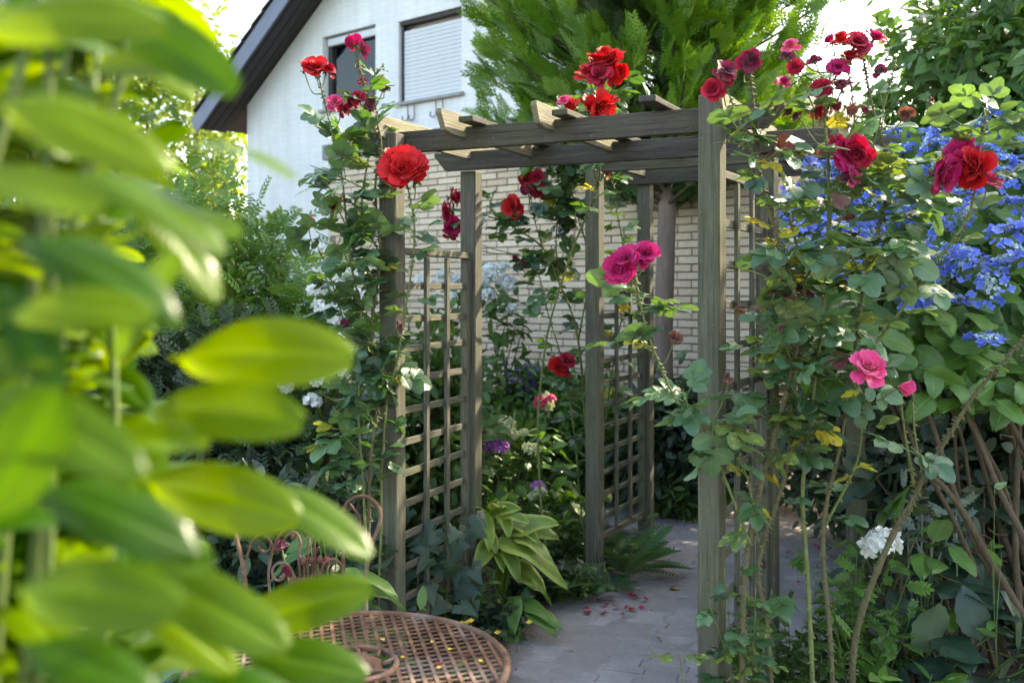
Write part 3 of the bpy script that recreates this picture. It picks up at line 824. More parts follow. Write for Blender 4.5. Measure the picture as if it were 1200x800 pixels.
# ------------------------------------------------------------------ plant toolkit
def rand_unit(n):
    return nrm(rng.normal(size=(n, 3)))
def compound_leaf(k, size=1.0, pairs=2, wid=0.72):
    """rose leaf: terminal leaflet and pairs of side leaflets on a stalk, length 1"""
    Vs, Fs, As = [], [], []; n = 0
    r = np.random.default_rng(100 + k)
    def put(V, F, A):
        nonlocal n
        Vs.append(V); Fs.append(F + n); As.append(A); n += len(V)
    droop = lambda y: -0.18 * y ** 2
    V, F, A = tube([(0, 0, 0), (0, .3, droop(.3)), (0, .62, droop(.62))], [.011, .009, .007], 4, False); put(V, F, A * [0, 0, 0])
    spots = [(0.56, 0, .50)]
    for q in range(pairs):
        y = .55 - q * .25
        spots += [(y, R(62 + r.uniform(-8, 8)), .42 - .04 * q), (y, -R(62 + r.uniform(-8, 8)), .42 - .04 * q)]
    for (y, a, ln) in spots:
        V, F, A = leaf_tpl(1, wid + r.uniform(-.06, .06), 8, 5, 'oval', r.uniform(.12, .4), r.uniform(.02, .22), .02, 0.07, ph=r.uniform(0, 6))
        V = roty(V, r.uniform(-.35, .35)); V = rotx(V * ln, r.uniform(-.3, .2)); V = rotz(V, a)
        V = V + np.array((0, y, droop(y))); put(V, F, A)
    return np.concatenate(Vs), np.concatenate(Fs), np.concatenate(As)
CL = [compound_leaf(k, pairs=(2 if k != 2 else 1)) for k in range(5)]
def leaf_meshes(name, tpls, mat): return [np_mesh(name, V, F, A, [mat]) for V, F, A in tpls]
RL = {k: leaf_meshes('leaf', CL, M[k]) for k in ('rose', 'rose_dark', 'rose_yellow', 'rose_mottled', 'rose_young')}

def frame_matrix(pos, D, U, s):
    Rm = frames(np.array([D], float), np.array([U], float))[0] * s
    Mx = Matrix(Rm.tolist()).to_4x4(); Mx.translation = Vector(pos); return Mx
def place_leaf(me, parent, pos, D, U, s, name='leaf'):
    return obj(name, me, parent, frame_matrix(pos, D, U, s))

def leaf_cloud(acc, tpls, pts, out_dir, size, spread=0.7, droop=0.25, upbias=0.6, sizevar=0.3, mi=0):
    """joined leaves at pts pointing along out_dir plus scatter"""
    n = len(pts)
    D = nrm(out_dir) + spread * rng.normal(size=(n, 3)) * .7 + np.array((0, 0, -droop))
    U = np.array((0, 0, upbias)) + rng.normal(size=(n, 3)) * .45 + 0.35 * nrm(out_dir)
    Rm = frames(D, U); sc = size * (1 + sizevar * rng.uniform(-1, 1, n)); rd = rng.random(n)
    which = rng.integers(0, len(tpls), n)
    for k in range(len(tpls)):
        s = which == k
        if s.any(): acc.add(*scatter(tpls[k], Rm[s], pts[s], sc[s], rd[s]), mi=mi)

def lumpy_points(c, rad, nclump, per, clump_r, shell=(0.55, 1.0), zmin=-.9, lump=0.18, seed=0, cond=None):
    c = np.array(c, float); rad = np.array(rad, float)
    d = rand_unit(nclump * 3); d = d[d[:, 2] > zmin][:nclump]
    rr = rng.uniform(shell[0] ** 2, shell[1] ** 2, len(d)) ** .5
    k = 1 + lump * vnoise(d, 3.0, seed) + 0.6 * lump * vnoise(d, 7.0, seed + 1)
    cc = c + d * rad * (rr * k)[:, None]
    p = (cc[:, None] + rng.normal(size=(len(cc), per, 3)) * clump_r * .55).reshape(-1, 3)
    o = nrm(p - c) * 0.5 + nrm(p - np.repeat(cc, per, axis=0)) * .8
    return p, o, cc

def twigs(acc, base, ends, r0=.012, k=4, bend=.15, mi=0, r1=.002):
    for e in ends:
        b = np.array(base) + rng.normal(size=3) * [.06, .06, 0]
        mid = b * .45 + e * .55 + rng.normal(size=3) * bend * np.linalg.norm(e - b) * .5 + np.array((0, 0, .1 * np.linalg.norm(e - b)))
        pts = smooth([b, mid, e], 4)
        acc.add(*tube(pts, np.linspace(r0, r1, len(pts)), k, False, rng.random()), mi=mi)

T_oval = [leaf_tpl(1, .55, 5, 3, 'oval', .25, .15 + .1 * k, ph=k) for k in range(3)]
T_ovate = [leaf_tpl(1, .62, 6, 3, 'ovate', .2, .12 + .1 * k, .02, ph=k) for k in range(3)]
T_lance = [leaf_tpl(1, .3, 5, 3, 'lance', .2, .2 + .15 * k, ph=k) for k in range(3)]
T_hyd = [leaf_tpl(1, .92, 11, 5, 'ovate', .22, .08 + .12 * k, .025, .05, .12, ph=k) for k in range(4)]
def pinnate(n=7, w=.3):
    Vs, Fs, As = [], [], []; k = 0
    for i in range(n):
        y = .12 + .8 * i / (n - 1)
        for s in (-1, 1):
            ln = .34 * (1 - .45 * abs(i / (n - 1) - .35))
            V, F, A = leaf_tpl(1, .42, 4, 3, 'oval', .2, .1)
            V = rotz(V * ln, s * R(-58)) + np.array((0, y, -.15 * y * y)); Vs.append(V); Fs.append(F + k); As.append(A); k += len(V)
    V = np.array([(-.006, 0, 0), (.006, 0, 0), (.006, .5, -.04), (-.006, .5, -.04), (.004, .98, -.15), (-.004, .98, -.15)]); F = np.array([(0, 1, 2), (0, 2, 3), (3, 2, 4), (3, 4, 5)])
    Vs.append(V); Fs.append(F + k); As.append(np.zeros((6, 3)))
    return np.concatenate(Vs), np.concatenate(Fs), np.concatenate(As)
T_pinn = [pinnate(6), pinnate(5)]
def ivy_tpl(k):
    r = np.random.default_rng(40 + k)
    ang = np.array([-150, -110, -62, -35, 0, 35, 62, 110, 150]) * math.pi / 180
    rad = np.array([.32, .52, .34, .40, .78, .40, .34, .52, .32]) * (1 + r.uniform(-.1, .1, 9))
    V = [(0, .3, 0.02)] + [(math.sin(a) * q, .3 + math.cos(a) * q, -.06 - .08 * q + r.uniform(-.03, .03)) for a, q in zip(ang, rad)]
    A = [(0, 0, 0)] + [(math.sin(a), .5 + .5 * math.cos(a), 0) for a in ang]
    F = [(0, i + 1, i) for i in range(1, 9)]
    V += [(0, -.25, -.05), (.015, .3, 0), (-.015, .3, 0)]; A += [(0, 0, 0)] * 3; F += [(10, 11, 12)]
    return np.array(V, float), np.array(F), np.array(A, float)
T_ivy = [ivy_tpl(k) for k in range(4)]
def floret_tpl(cup=.1):
    Vs, Fs, As = [], [], []; k = 0
    for q in range(4):
        V, F, A = leaf_tpl(.5, .5, 4, 3, 'oval', .15, -.1)
        V = V + np.array((0, .03, 0)); V[:, 2] += cup * V[:, 1]
        V = rotz(V, q * math.pi / 2 + .2 * (q % 2)); Vs.append(V); Fs.append(F + k); As.append(A); k += len(V)
    return np.concatenate(Vs), np.concatenate(Fs), np.concatenate(As)
T_flo = floret_tpl()
def spheroid(n, flat=1.0):
    i = np.arange(n) + .5; ph = np.arccos(1 - 2 * i / n); th = math.pi * (1 + 5 ** .5) * i
    return np.stack([np.cos(th) * np.sin(ph), np.sin(th) * np.sin(ph), flat * np.cos(ph)], -1)
def mophead(seed, n=60, flat=.8, low=-.5, fl=.34):
    """round hydrangea head, radius 1, stalk downwards"""
    r = np.random.default_rng(seed); d = spheroid(n); d = d[d[:, 2] > low]
    d = nrm(d + r.normal(size=d.shape) * .08)
    p = d * np.array((1, 1, flat)) * (1 + r.uniform(-.1, .08, (len(d), 1)))
    ac = Acc(); ac.add(*scatter(T_flo, frames(r.normal(size=d.shape), d + r.normal(size=d.shape) * .25), p, fl * (1 + r.uniform(-.15, .15, len(d))) * 2.2, r.random(len(d))))
    ac.add(*tube([(0, 0, -.9), (0, 0, .3)], [.05, .05], 5), mi=1)
    return ac
def lacecap(seed, n=20):
    """flat head with a ring of big florets round a mass of small buds, radius 1"""
    r = np.random.default_rng(seed); ac = Acc()
    a = np.linspace(0, 2 * math.pi, n, endpoint=False) + r.uniform(-.2, .2, n); rr = r.uniform(.45, 1.05, n)
    p = np.stack([np.cos(a) * rr, np.sin(a) * rr, .10 - .25 * rr ** 2 + r.uniform(-.05, .07, n)], -1)
    U = np.array((0, 0, 1.0)) + np.stack([np.cos(a), np.sin(a), 0 * a], -1) * .45 + r.normal(size=(n, 3)) * .25
    ac.add(*scatter(T_flo, frames(r.normal(size=(n, 3)), U), p, r.uniform(.36, .50, n), r.random(n)), mi=0)
    q = 45; b = r.normal(size=(q, 3)) * [.3, .3, .05] + [0, 0, .06]
    bud = leaf_tpl(.5, .9, 3, 3, 'oval', .4, 0)
    ac.add(*scatter(T_flo, frames(r.normal(size=(q, 3)), np.array((0, 0, 1.0)) + r.normal(size=(q, 3)) * .5), b, r.uniform(.14, .22, q), r.random(q)), mi=1)
    for k in range(n): ac.add(*tube([(0, 0, -.45), p[k] * [.5, .5, .3] + [0, 0, -.15], p[k]], [.02, .012, .01], 3, False), mi=2)
    return ac

# ------------------------------------------------------------------ rose blooms
def petal_tpl(k, n=7, m=7):
    r = np.random.default_rng(60 + k)
    t = np.linspace(0, 1, n); u = np.linspace(-1, 1, m)
    T, U = np.meshgrid(t, u, indexing='ij')
    w = np.clip((t ** .55) * (1.06 - .55 * np.clip(t - .75, 0, 1) * 4 * .4), .05, 2) * .52
    X = U * w[:, None]
    Y = T * (1 - .10 * U ** 2 - .05 * np.cos(U * 9 + k))
    Z = .42 * (X ** 2) * 1.6 + .16 * T ** 2 * 0 - .28 * np.clip(T - .68, 0, 1) ** 1.4 * 2.2 + .022 * np.sin(U * 7 + k * 2 + T * 4) * T
    Z += r.normal(size=Z.shape) * .012
    return np.stack([X, Y, Z], -1).reshape(-1, 3), grid_faces(n, m), np.stack([U, T, 0 * T], -1).reshape(-1, 3)
PT = [petal_tpl(k) for k in range(4)]
LAY_OUT = [(5, 70, .52, .06), (6, 52, .50, .05)]
LAY_IN = [(5, 36, .44, .035), (5, 24, .36, .025), (4, 12, .28, .012), (3, 5, .2, .006)]
def petal_set(layers, r, open_=1.0, jit=1.0):
    res = []
    for li, (n, tilt, ln, off) in enumerate(layers):
        a0 = r.uniform(0, 6.28)
        for q in range(n):
            a = a0 + q * 2 * math.pi / n + r.normal() * .12 * jit
            tl = R(tilt * open_ + r.normal() * 9 * jit)
            rad = np.array((math.cos(a), math.sin(a), 0)); D = rad * math.sin(tl) + np.array((0, 0, math.cos(tl)))
            U = -rad * math.cos(tl) + np.array((0, 0, math.sin(tl)))
            res.append((rad * off + np.array((0, 0, .06 * li)), D, U, ln * r.uniform(.88, 1.1), int(r.integers(0, 4))))
    return res
def core_mesh(seed, mat, layers=LAY_IN, open_=1.0, sep=True, jit=1.0):
    r = np.random.default_rng(seed); ac = Acc()
    for (p, D, U, s, k) in petal_set(layers, r, open_, jit):
        ac.add(*scatter(PT[k], frames(np.array([D]), np.array([U])), np.array([p]), [s], [r.random()]))
    if sep:
        for q in range(5):
            a = q * 1.2566; rad = np.array((math.cos(a), math.sin(a), 0))
            V, F, A = leaf_tpl(.26, .10, 4, 3, 'lance', .1, .3)
            ac.add(*scatter((V, F, A), frames(np.array([rad * .8 + [0, 0, -.35]]), np.array([[0, 0, 1.0]])), np.array([[0, 0, -.04]]), [1.0], [.3]), mi=1)
        ac.add(*tube([(0, 0, -.16), (0, 0, -.08), (0, 0, 0)], [.03, .075, .06], 6), mi=1)
    return ac.mesh('bloom', [mat, M['stem_green']])
CORES = {}; PETS = {}; FULL = {}
for c in ('red', 'crimson', 'magenta', 'pink', 'wilt', 'brown'):
    CORES[c] = [core_mesh(10 + k, M[c], jit=1.2) for k in range(3)]
    PETS[c] = [np_mesh('petal', V, F, A, [M[c]]) for V, F, A in PT]
    FULL[c] = [core_mesh(30 + k, M[c], LAY_OUT + LAY_IN, 1.0 if c not in ('wilt', 'brown') else .75, True, 1.3 if c not in ('wilt', 'brown') else 2.6) for k in range(4)]
    CORES[c + '_bud'] = [core_mesh(50 + k, M[c], [(4, 20, .6, .05), (3, 8, .5, .02)]) for k in range(2)]
def bloom(parent, pos, axis, diam, col, split=True, bud=False):
    s = diam
    ax = nrm(np.array(axis, float)); X = frames(np.array([rng.normal(size=3)]), np.array([ax]))[0]
    base = Matrix((X * s).tolist()).to_4x4(); base.translation = Vector(pos)
    if bud: return obj('rose_bloom', random.choice(CORES[col + '_bud']), parent, base)
    if not split: return obj('rose_bloom', random.choice(FULL[col]), parent, base)
    o = obj('rose_bloom', random.choice(CORES[col]), parent, base)
    r = np.random.default_rng(random.randrange(10 ** 6))
    for (p, D, U, sc, k) in petal_set(LAY_OUT, r, 1.0, 1.3):
        obj('petal', PETS[col][k], o, base @ frame_matrix(p, D, U, sc))
    return o

class RosePlant:
    def __init__(s, name, loc, label, group=None):
        s.t = thing(name, loc, label, 'rose', group); s.curves = []; s.nl = 0; s.extra = Acc(); s.extra_used = False
    def cane(s, pts, r0=.008, r1=.003, old=False, thorns=True, per=8, k=7):
        c = smooth([P(*p) for p in pts], per)
        c = c + vnoise(c, 7.0, len(s.curves))[:, None] * np.array((.004, .004, 0))
        rad = np.linspace(r0, r1, len(c)) * (1 + .10 * np.sin(np.arange(len(c)) * 1.9))
        ac = Acc(); ac.add(*tube(c, rad, k, True, rng.random()))
        if thorns:
            n = int(len(c) * (4.0 if old else 1.6))
            for q in range(n):
                i = rng.integers(0, len(c) - 1); d = nrm(rng.normal(size=3)); T = nrm(c[i + 1] - c[i]); d = nrm(d - T * (d @ T))
                p = c[i] + (c[i + 1] - c[i]) * rng.random()
                h = rng.uniform(.007, .013)
                ac.add(*tube([p + d * rad[i] * .6, p + d * (rad[i] + h * .5) - T * .001, p + d * (rad[i] + h) - T * .004], [.0058, .0030, .0004], 4, False, .9))
        ac.build('cane', [M['cane_old'] if old else M['cane']], s.t)
        s.curves.append(c); return c
    filt = None
    def leaf(s, pos, D, U, size, col='rose'):
        if s.filt is not None and not s.filt(np.asarray(pos) + nrm(D) * size * .6): return
        if col == 'rose_yellow': size *= .72
        if s.nl < 292:
            me = random.choice(RL[col]); place_leaf(me, s.t, pos, D, U, size)
        else:
            kk = list(RL).index(col); V, F, A = random.choice(CL)
            s.extra.add(*scatter((V, F, A), frames(np.array([D], float), np.array([U], float)), np.array([pos]), [size], [rng.random()]), mi=kk); s.extra_used = True
        s.nl += 1
    def dress(s, c, t0, t1, step, size=.11, mix=None, up=.9, side=1.0, droop=.1):
        """leaves in a spiral along a cane"""
        seg = np.linalg.norm(np.diff(c, axis=0), axis=1); cum = np.concatenate([[0], np.cumsum(seg)]); Lt = cum[-1]
        d = t0 * Lt; a = rng.random() * 6.28
        while d < t1 * Lt:
            i = min(np.searchsorted(cum, d) - 1, len(seg) - 1); i = max(i, 0)
            p = c[i] + (c[i + 1] - c[i]) * (d - cum[i]) / max(seg[i], 1e-6); T = nrm(c[i + 1] - c[i])
            a += 2.4 + rng.normal() * .4
            rad = np.array((math.cos(a), math.sin(a), 0)); rad = nrm(rad - T * (rad @ T) + 1e-6)
            D = rad * side + T * .35 + np.array((0, 0, .1 - droop)) + rng.normal(size=3) * .25
            U = np.array((0, 0, up)) + T * .3 + rng.normal(size=3) * .3
            s.leaf(p, D, U, size * rng.uniform(.7, 1.25), pick(mix))
            d += step * rng.uniform(.6, 1.4)
    def shoot(s, base, end, n, size, mix, r=.0025):
        base = np.array(base); end = np.array(end)
        mid = (base + end) / 2 + rng.normal(size=3) * .25 * np.linalg.norm(end - base) * .4 + np.array((0, 0, .02))
        c = smooth([base, mid, end], 5)
        ac = Acc(); ac.add(*tube(c, np.linspace(r * 1.3, r * .7, len(c)), 5, True, rng.random())); ac.build('side_shoot', [M['cane']], s.t)
        s.curves.append(c); L_ = np.linalg.norm(end - base)
        s.dress(c, .15, 1.0, L_ / max(n, 1), size, mix)
        return c
    def nearest(s, p, below=True):
        best = None
        for c in s.curves:
            dd = np.linalg.norm(c - p, axis=1) + np.where(c[:, 2] > p[2] - .03, .6, 0)
            i = int(dd.argmin())
            if best is None or dd[i] < best[0]: best = (dd[i], c[i])
        return best[1]
    def flower(s, px, py, Z, dpx, col, axis=None, split=None, bud=False, stem=True):
        p = P(px, py, Z); d = dpx / FPX * Z * 1.05
        ax = axis if axis is not None else nrm(np.array((rng.normal() * .5, -.75 + rng.normal() * .3, .65)))
        ax = nrm(np.array(ax, float))
        if split is None: split = dpx >= 24
        q = p - ax * d * .12
        b = bloom(s.t, q, ax, d, col, split, bud)
        if stem:
            n = s.nearest(q - ax * .05)
            c = smooth([n, (n + q) / 2 + np.array((0, 0, -.01)) - ax * .03, q - ax * d * .1], 5)
            ac = Acc(); ac.add(*tube(c, np.linspace(.0028, .0022, len(c)), 5, True, rng.random())); ac.build('flower_stem', [M['cane']], s.t)
        return b
    def done(s):
        if s.extra_used: s.extra.build('leaf_mass', [M[k] for k in RL], s.t, kind='stuff')
def pick(mix):
    if mix is None: return 'rose'
    r = random.random(); a = 0
    for k, w in mix:
        a += w
        if r < a: return k
    return mix[0][0]

# ------------------------------------------------------------------ climbing rose on the left post
MIXL = [('rose_dark', .55), ('rose', .35), ('rose_mottled', .05), ('rose_yellow', .05)]
rl = RosePlant('climbing_rose', P(440, 800, 3.85), 'climbing rose with red blooms winding up the arch post behind the rusty chair')
c1 = rl.cane([(432, 815, 3.82), (430, 700, 3.82), (434, 560, 3.82), (442, 470, 3.85), (436, 380, 3.86), (446, 300, 3.86), (440, 220, 3.86), (446, 165, 3.84), (428, 100, 3.86), (417, 62, 3.86)], .009, .003, True)
c2 = rl.cane([(425, 815, 3.80), (428, 600, 3.80), (420, 480, 3.82), (425, 380, 3.82), (410, 300, 3.82), (402, 220, 3.84), (392, 165, 3.86), (380, 115, 3.86), (373, 85, 3.86)], .006, .0025)
c3 = rl.cane([(440, 815, 3.84), (446, 620, 3.86), (452, 480, 3.84), (468, 410, 3.80), (480, 330, 3.78), (486, 270, 3.76), (480, 225, 3.74), (474, 205, 3.74)], .006, .0025)
c4 = rl.cane([(446, 300, 3.86), (425, 250, 3.90), (432, 180, 3.92), (440, 130, 3.9), (437, 95, 3.9), (450, 75, 3.9)], .004, .002)
c5 = rl.cane([(430, 420, 3.82), (405, 380, 3.85), (385, 320, 3.9), (372, 285, 3.92)], .004, .002)
rl.dress(c1, .30, .95, .052, .145, MIXL)
rl.dress(c2, .32, .62, .042, .13, MIXL); rl.dress(c2, .62, .95, .09, .125, MIXL)
rl.dress(c3, .45, .95, .07, .13, MIXL); rl.dress(c4, .1, .98, .05, .09, [('rose_dark', .4), ('rose', .3), ('rose_mottled', .15), ('rose_young', .15)])
rl.dress(c5, .1, 1, .04, .13, MIXL)
for q in range(15):
    i = rng.integers(14, 50); b = c1[min(i, len(c1) - 1)]
    rl.shoot(b, b + np.array((rng.uniform(-.24, .06), rng.uniform(-.12, .08), rng.uniform(-.02, .16))), 4, .145, MIXL)
for q in range(9):
    b = c2[rng.integers(12, 48)]; rl.shoot(b, b + np.array((rng.uniform(-.16, .14), rng.uniform(-.1, .1), rng.uniform(0, .15))), 4, .14, MIXL)
for a in [(472, 198, 3.72, 50, 'red'), (484, 205, 3.70, 42, 'red'), (459, 190, 3.75, 30, 'red'), (370, 80, 3.86, 30, 'red'), (357, 80, 3.86, 20, 'red'), (383, 82, 3.87, 20, 'crimson'),
          (415, 50, 3.86, 20, 'magenta'), (424, 57, 3.86, 20, 'wilt'), (393, 122, 3.86, 20, 'pink'), (401, 128, 3.85, 16, 'crimson'), (419, 115, 3.85, 18, 'crimson'), (428, 122, 3.85, 18, 'wilt'), (437, 121, 3.86, 16, 'wilt'),
          (412, 120, 3.87, 15, 'crimson'), (446, 96, 3.9, 12, 'magenta'), (450, 105, 3.9, 12, 'wilt'), (425, 97, 3.88, 12, 'crimson'), (392, 243, 3.86, 28, 'red'), (362, 262, 3.95, 16, 'red'), (403, 380, 3.84, 12, 'wilt'), (467, 384, 3.80, 15, 'wilt')]:
    rl.flower(*a)
rl.done()

# ------------------------------------------------------------------ rose in the middle, between the arches
MIXM = [('rose_dark', .55), ('rose', .4), ('rose_yellow', .05)]
rm = RosePlant('climbing_rose', P(690, 650, 5.4), 'climbing rose leaning on the second arch, crimson blooms in front of the brick wall')
m1 = rm.cane([(694, 668, 5.42), (690, 560, 5.40), (678, 400, 5.38), (655, 330, 5.36), (635, 290, 5.34), (600, 265, 5.32), (575, 245, 5.3), (580, 222, 5.3)], .008, .003)
m2 = rm.cane([(688, 668, 5.38), (678, 560, 5.36), (668, 470, 5.34), (655, 410, 5.32), (640, 360, 5.30), (630, 320, 5.3), (612, 300, 5.3)], .005, .0025)
m3 = rm.cane([(655, 330, 5.36), (652, 280, 5.36), (656, 230, 5.36), (650, 190, 5.36), (640, 160, 5.2), (668, 120, 5.0)], .004, .0025)
m4 = rm.cane([(678, 400, 5.38), (690, 310, 5.40), (676, 250, 5.40), (668, 205, 5.38), (690, 150, 5.1), (702, 120, 4.5), (705, 90, 4.4)], .005, .003)
m5 = rm.cane([(694, 600, 5.45), (720, 420, 5.5), (735, 330, 5.5), (722, 240, 5.48), (715, 195, 5.4)], .005, .0025)
m6 = rm.cane([(600, 265, 5.32), (560, 250, 5.2), (535, 262, 5.1), (529, 245, 5.1)], .003, .002)
m7 = rm.cane([(635, 290, 5.34), (625, 250, 5.34), (622, 222, 5.34)], .003, .002)
for c, st in ((m1, .06), (m2, .07), (m3, .035), (m4, .04), (m5, .05), (m6, .07), (m7, .04)): rm.dress(c, .30 if c is not m3 else .05, .98, st, .15, MIXM)
for q in range(30):
    c = [m1, m3, m4, m3, m4][q % 5]; b = c[rng.integers(int(len(c) * .3), int(len(c) * .85))]
    rm.shoot(b, b + np.array((rng.uniform(-.2, .2), rng.uniform(-.12, .12), rng.uniform(-.05, .18))), 4, .15, MIXM)
for a in [(600, 241, 5.28, 26, 'red'), (606, 245, 5.26, 18, 'crimson'), (617, 207, 5.3, 18, 'crimson'), (630, 208, 5.3, 20, 'crimson'), (627, 222, 5.28, 24, 'crimson'), (618, 222, 5.3, 16, 'wilt'), (610, 308, 5.28, 14, 'brown'), (603, 303, 5.3, 9, 'crimson'),
          (530, 230, 5.1, 22, 'crimson'), (526, 246, 5.08, 24, 'crimson'), (529, 262, 5.08, 22, 'magenta'), (528, 275, 5.1, 18, 'crimson'),
          (653, 430, 5.25, 24, 'red'), (664, 424, 5.25, 20, 'crimson'), (660, 438, 5.24, 18, 'crimson'),
          (712, 188, 5.3, 22, 'red'), (709, 206, 5.3, 10, 'red')]:
    rm.flower(*a)
rm.done()
# blooms lying on top of the first arch belong to a rose that climbs its far side
rt = RosePlant('climbing_rose', P(640, 640, 5.0), 'tall rose whose big red cluster stands above the arch rafters')
t1 = rt.cane([(640, 655, 5.05), (630, 520, 5.05), (640, 400, 5.0), (668, 300, 4.9), (700, 220, 4.7), (702, 165, 4.5), (700, 135, 4.4), (704, 112, 4.35)], .007, .003)
t2 = rt.cane([(700, 220, 4.7), (690, 170, 4.5), (678, 140, 4.4), (668, 128, 4.35)], .004, .002)
rt.dress(t1, .75, .98, .06, .15, MIXM); rt.dress(t2, .3, 1, .06, .09, [('rose', .6), ('lime', 0), ('rose_mottled', .4)])
for a in [(690, 88, 4.32, 30, 'red'), (704, 72, 4.3, 32, 'red'), (718, 72, 4.3, 32, 'red'), (702, 86, 4.28, 28, 'crimson'), (716, 86, 4.3, 26, 'red'), (724, 80, 4.32, 22, 'red'), (709, 64, 4.32, 22, 'red'), (695, 78, 4.33, 22, 'crimson'),
          (690, 125, 4.3, 30, 'red'), (703, 122, 4.3, 34, 'red'), (713, 120, 4.32, 28, 'red'), (672, 126, 4.3, 22, 'red'), (661, 119, 4.3, 16, 'pink')]:
    rt.flower(*a, axis=nrm(np.array((rng.normal() * .5, -.5, .7))))
rt.done()

# ------------------------------------------------------------------ the big rose on the right
MIXR = [('rose', .62), ('rose_yellow', .10), ('rose_mottled', .145), ('rose_dark', .115), ('rose_young', .02)]
rr = RosePlant('climbing_rose', P(930, 860, 3.3), 'tall thorny rose with yellowing leaves and wilted magenta blooms beside the arch trellis')
def rr_filter(p):
    px = 600 + p[0] / p[1] * FPX; py = YH - (p[2] - CAMH) / p[1] * FPX
    if py < 160: return random.random() < .30 and px > 850
    if px < 872 and py < 455: return random.random() < .06
    if px < 915 and 240 < py < 580: return random.random() < .55
    if px > 1055 and py > 300: return random.random() < .5
    return True
rr.filt = rr_filter
k1 = rr.cane([(868, 890, 3.25), (870, 760, 3.25), (876, 640, 3.25), (905, 520, 3.22), (935, 400, 3.2), (925, 320, 3.18), (902, 250, 3.16), (888, 190, 3.16), (884, 130, 3.16), (880, 85, 3.16)], .011, .0035, True)
k2 = rr.cane([(908, 890, 3.3), (900, 740, 3.3), (888, 660, 3.3), (920, 560, 3.3), (930, 470, 3.28), (938, 400, 3.26), (942, 330, 3.22), (925, 250, 3.2)], .010, .004, True)
k3 = rr.cane([(955, 890, 3.3), (950, 740, 3.3), (944, 640, 3.3), (942, 560, 3.28), (955, 450, 3.26), (968, 330, 3.24), (972, 220, 3.2), (966, 130, 3.2), (975, 85, 3.2)], .009, .0035)
k4 = rr.cane([(980, 890, 3.32), (972, 740, 3.32), (965, 620, 3.3), (985, 520, 3.28), (1000, 430, 3.26), (1012, 340, 3.24), (1030, 270, 3.22), (1040, 200, 3.2), (1022, 120, 3.2), (1012, 70, 3.2)], .009, .003, True)
k5 = rr.cane([(1000, 880, 3.4), (1002, 750, 3.36), (1040, 640, 3.3), (1070, 585, 3.27), (1082, 560, 3.25), (1106, 520, 3.2), (1140, 465, 3.15), (1175, 425, 3.1), (1215, 380, 3.05)], .013, .004, True)
k6 = rr.cane([(880, 640, 3.25), (862, 590, 3.2), (838, 530, 3.15), (815, 490, 3.12), (792, 470, 3.1), (770, 420, 3.08), (752, 360, 3.06), (744, 325, 3.05), (740, 308, 3.05)], .005, .003)
k7 = rr.cane([(1000, 430, 3.26), (1040, 385, 3.2), (1085, 320, 3.12), (1115, 285, 3.08), (1138, 245, 3.05), (1150, 170, 3.0), (1158, 130, 3.0)], .006, .0025)
k8 = rr.cane([(1072, 570, 3.27), (1060, 510, 3.25), (1055, 470, 3.24), (1056, 455, 3.24)], .005, .003)
k9 = rr.cane([(1082, 560, 3.25), (1072, 510, 3.24), (1068, 460, 3.24), (1064, 440, 3.24)], .004, .003)
k10 = rr.cane([(965, 620, 3.3), (1005, 540, 3.28), (1012, 480, 3.26), (1020, 440, 3.25)], .005, .003)
k11 = rr.cane([(942, 330, 3.22), (990, 250, 3.2), (1018, 190, 3.2), (1040, 110, 3.2), (1050, 70, 3.2)], .004, .002)
k12 = rr.cane([(888, 190, 3.16), (866, 140, 3.14), (852, 105, 3.14)], .003, .002)
k13 = rr.cane([(815, 490, 3.12), (850, 520, 3.14), (875, 560, 3.2), (890, 640, 3.28)], .004, .003)
k14 = rr.cane([(972, 220, 3.2), (1000, 180, 3.18), (998, 110, 3.18), (990, 70, 3.18)], .004, .002)
for c, a, b, st in ((k1, .42, .97, .055), (k2, .45, 1, .05), (k3, .45, .95, .055), (k4, .5, .95, .06), (k6, .3, .95, .065), (k7, .1, .8, .07), (k7, .8, 1, .035), (k10, .1, .8, .06), (k11, .1, .9, .09), (k5, .55, .95, .16), (k14, .2, .9, .08), (k13, .2, .9, .07)):
    rr.filt = None if c is k6 or c is k7 else rr_filter
    rr.dress(c, a, b, st, .145, MIXR)
rr.filt = rr_filter
def canopy_shoots(cs, n, sx, sz, mix, size=.14):
    for q in range(n):
        c = cs[q % len(cs)]; b = c[rng.integers(int(len(c) * .42), int(len(c) * .95))]
        if b[2] > CAMH + (YH - 150) / FPX * 3.2 and random.random() < .6: continue
        rr.shoot(b, b + np.array((rng.uniform(-sx, sx), rng.uniform(-.22, .10), rng.uniform(-.08, sz))), 4, size, mix)
canopy_shoots([k1, k2, k3, k4], 50, .20, .16, MIXR)
rr.filt = None
for (px, py, n) in ((835, 492, 6), (800, 470, 4), (1030, 290, 4), (1075, 530, 3), (760, 345, 3), (730, 398, 3), (1160, 135, 5), (1110, 150, 2), (868, 150, 3), (930, 180, 4)):
    p = P(px, py, 3.1); b = rr.nearest(p); rr.shoot(b, p, n, .16, [('rose', .97), ('rose_mottled', .03)])
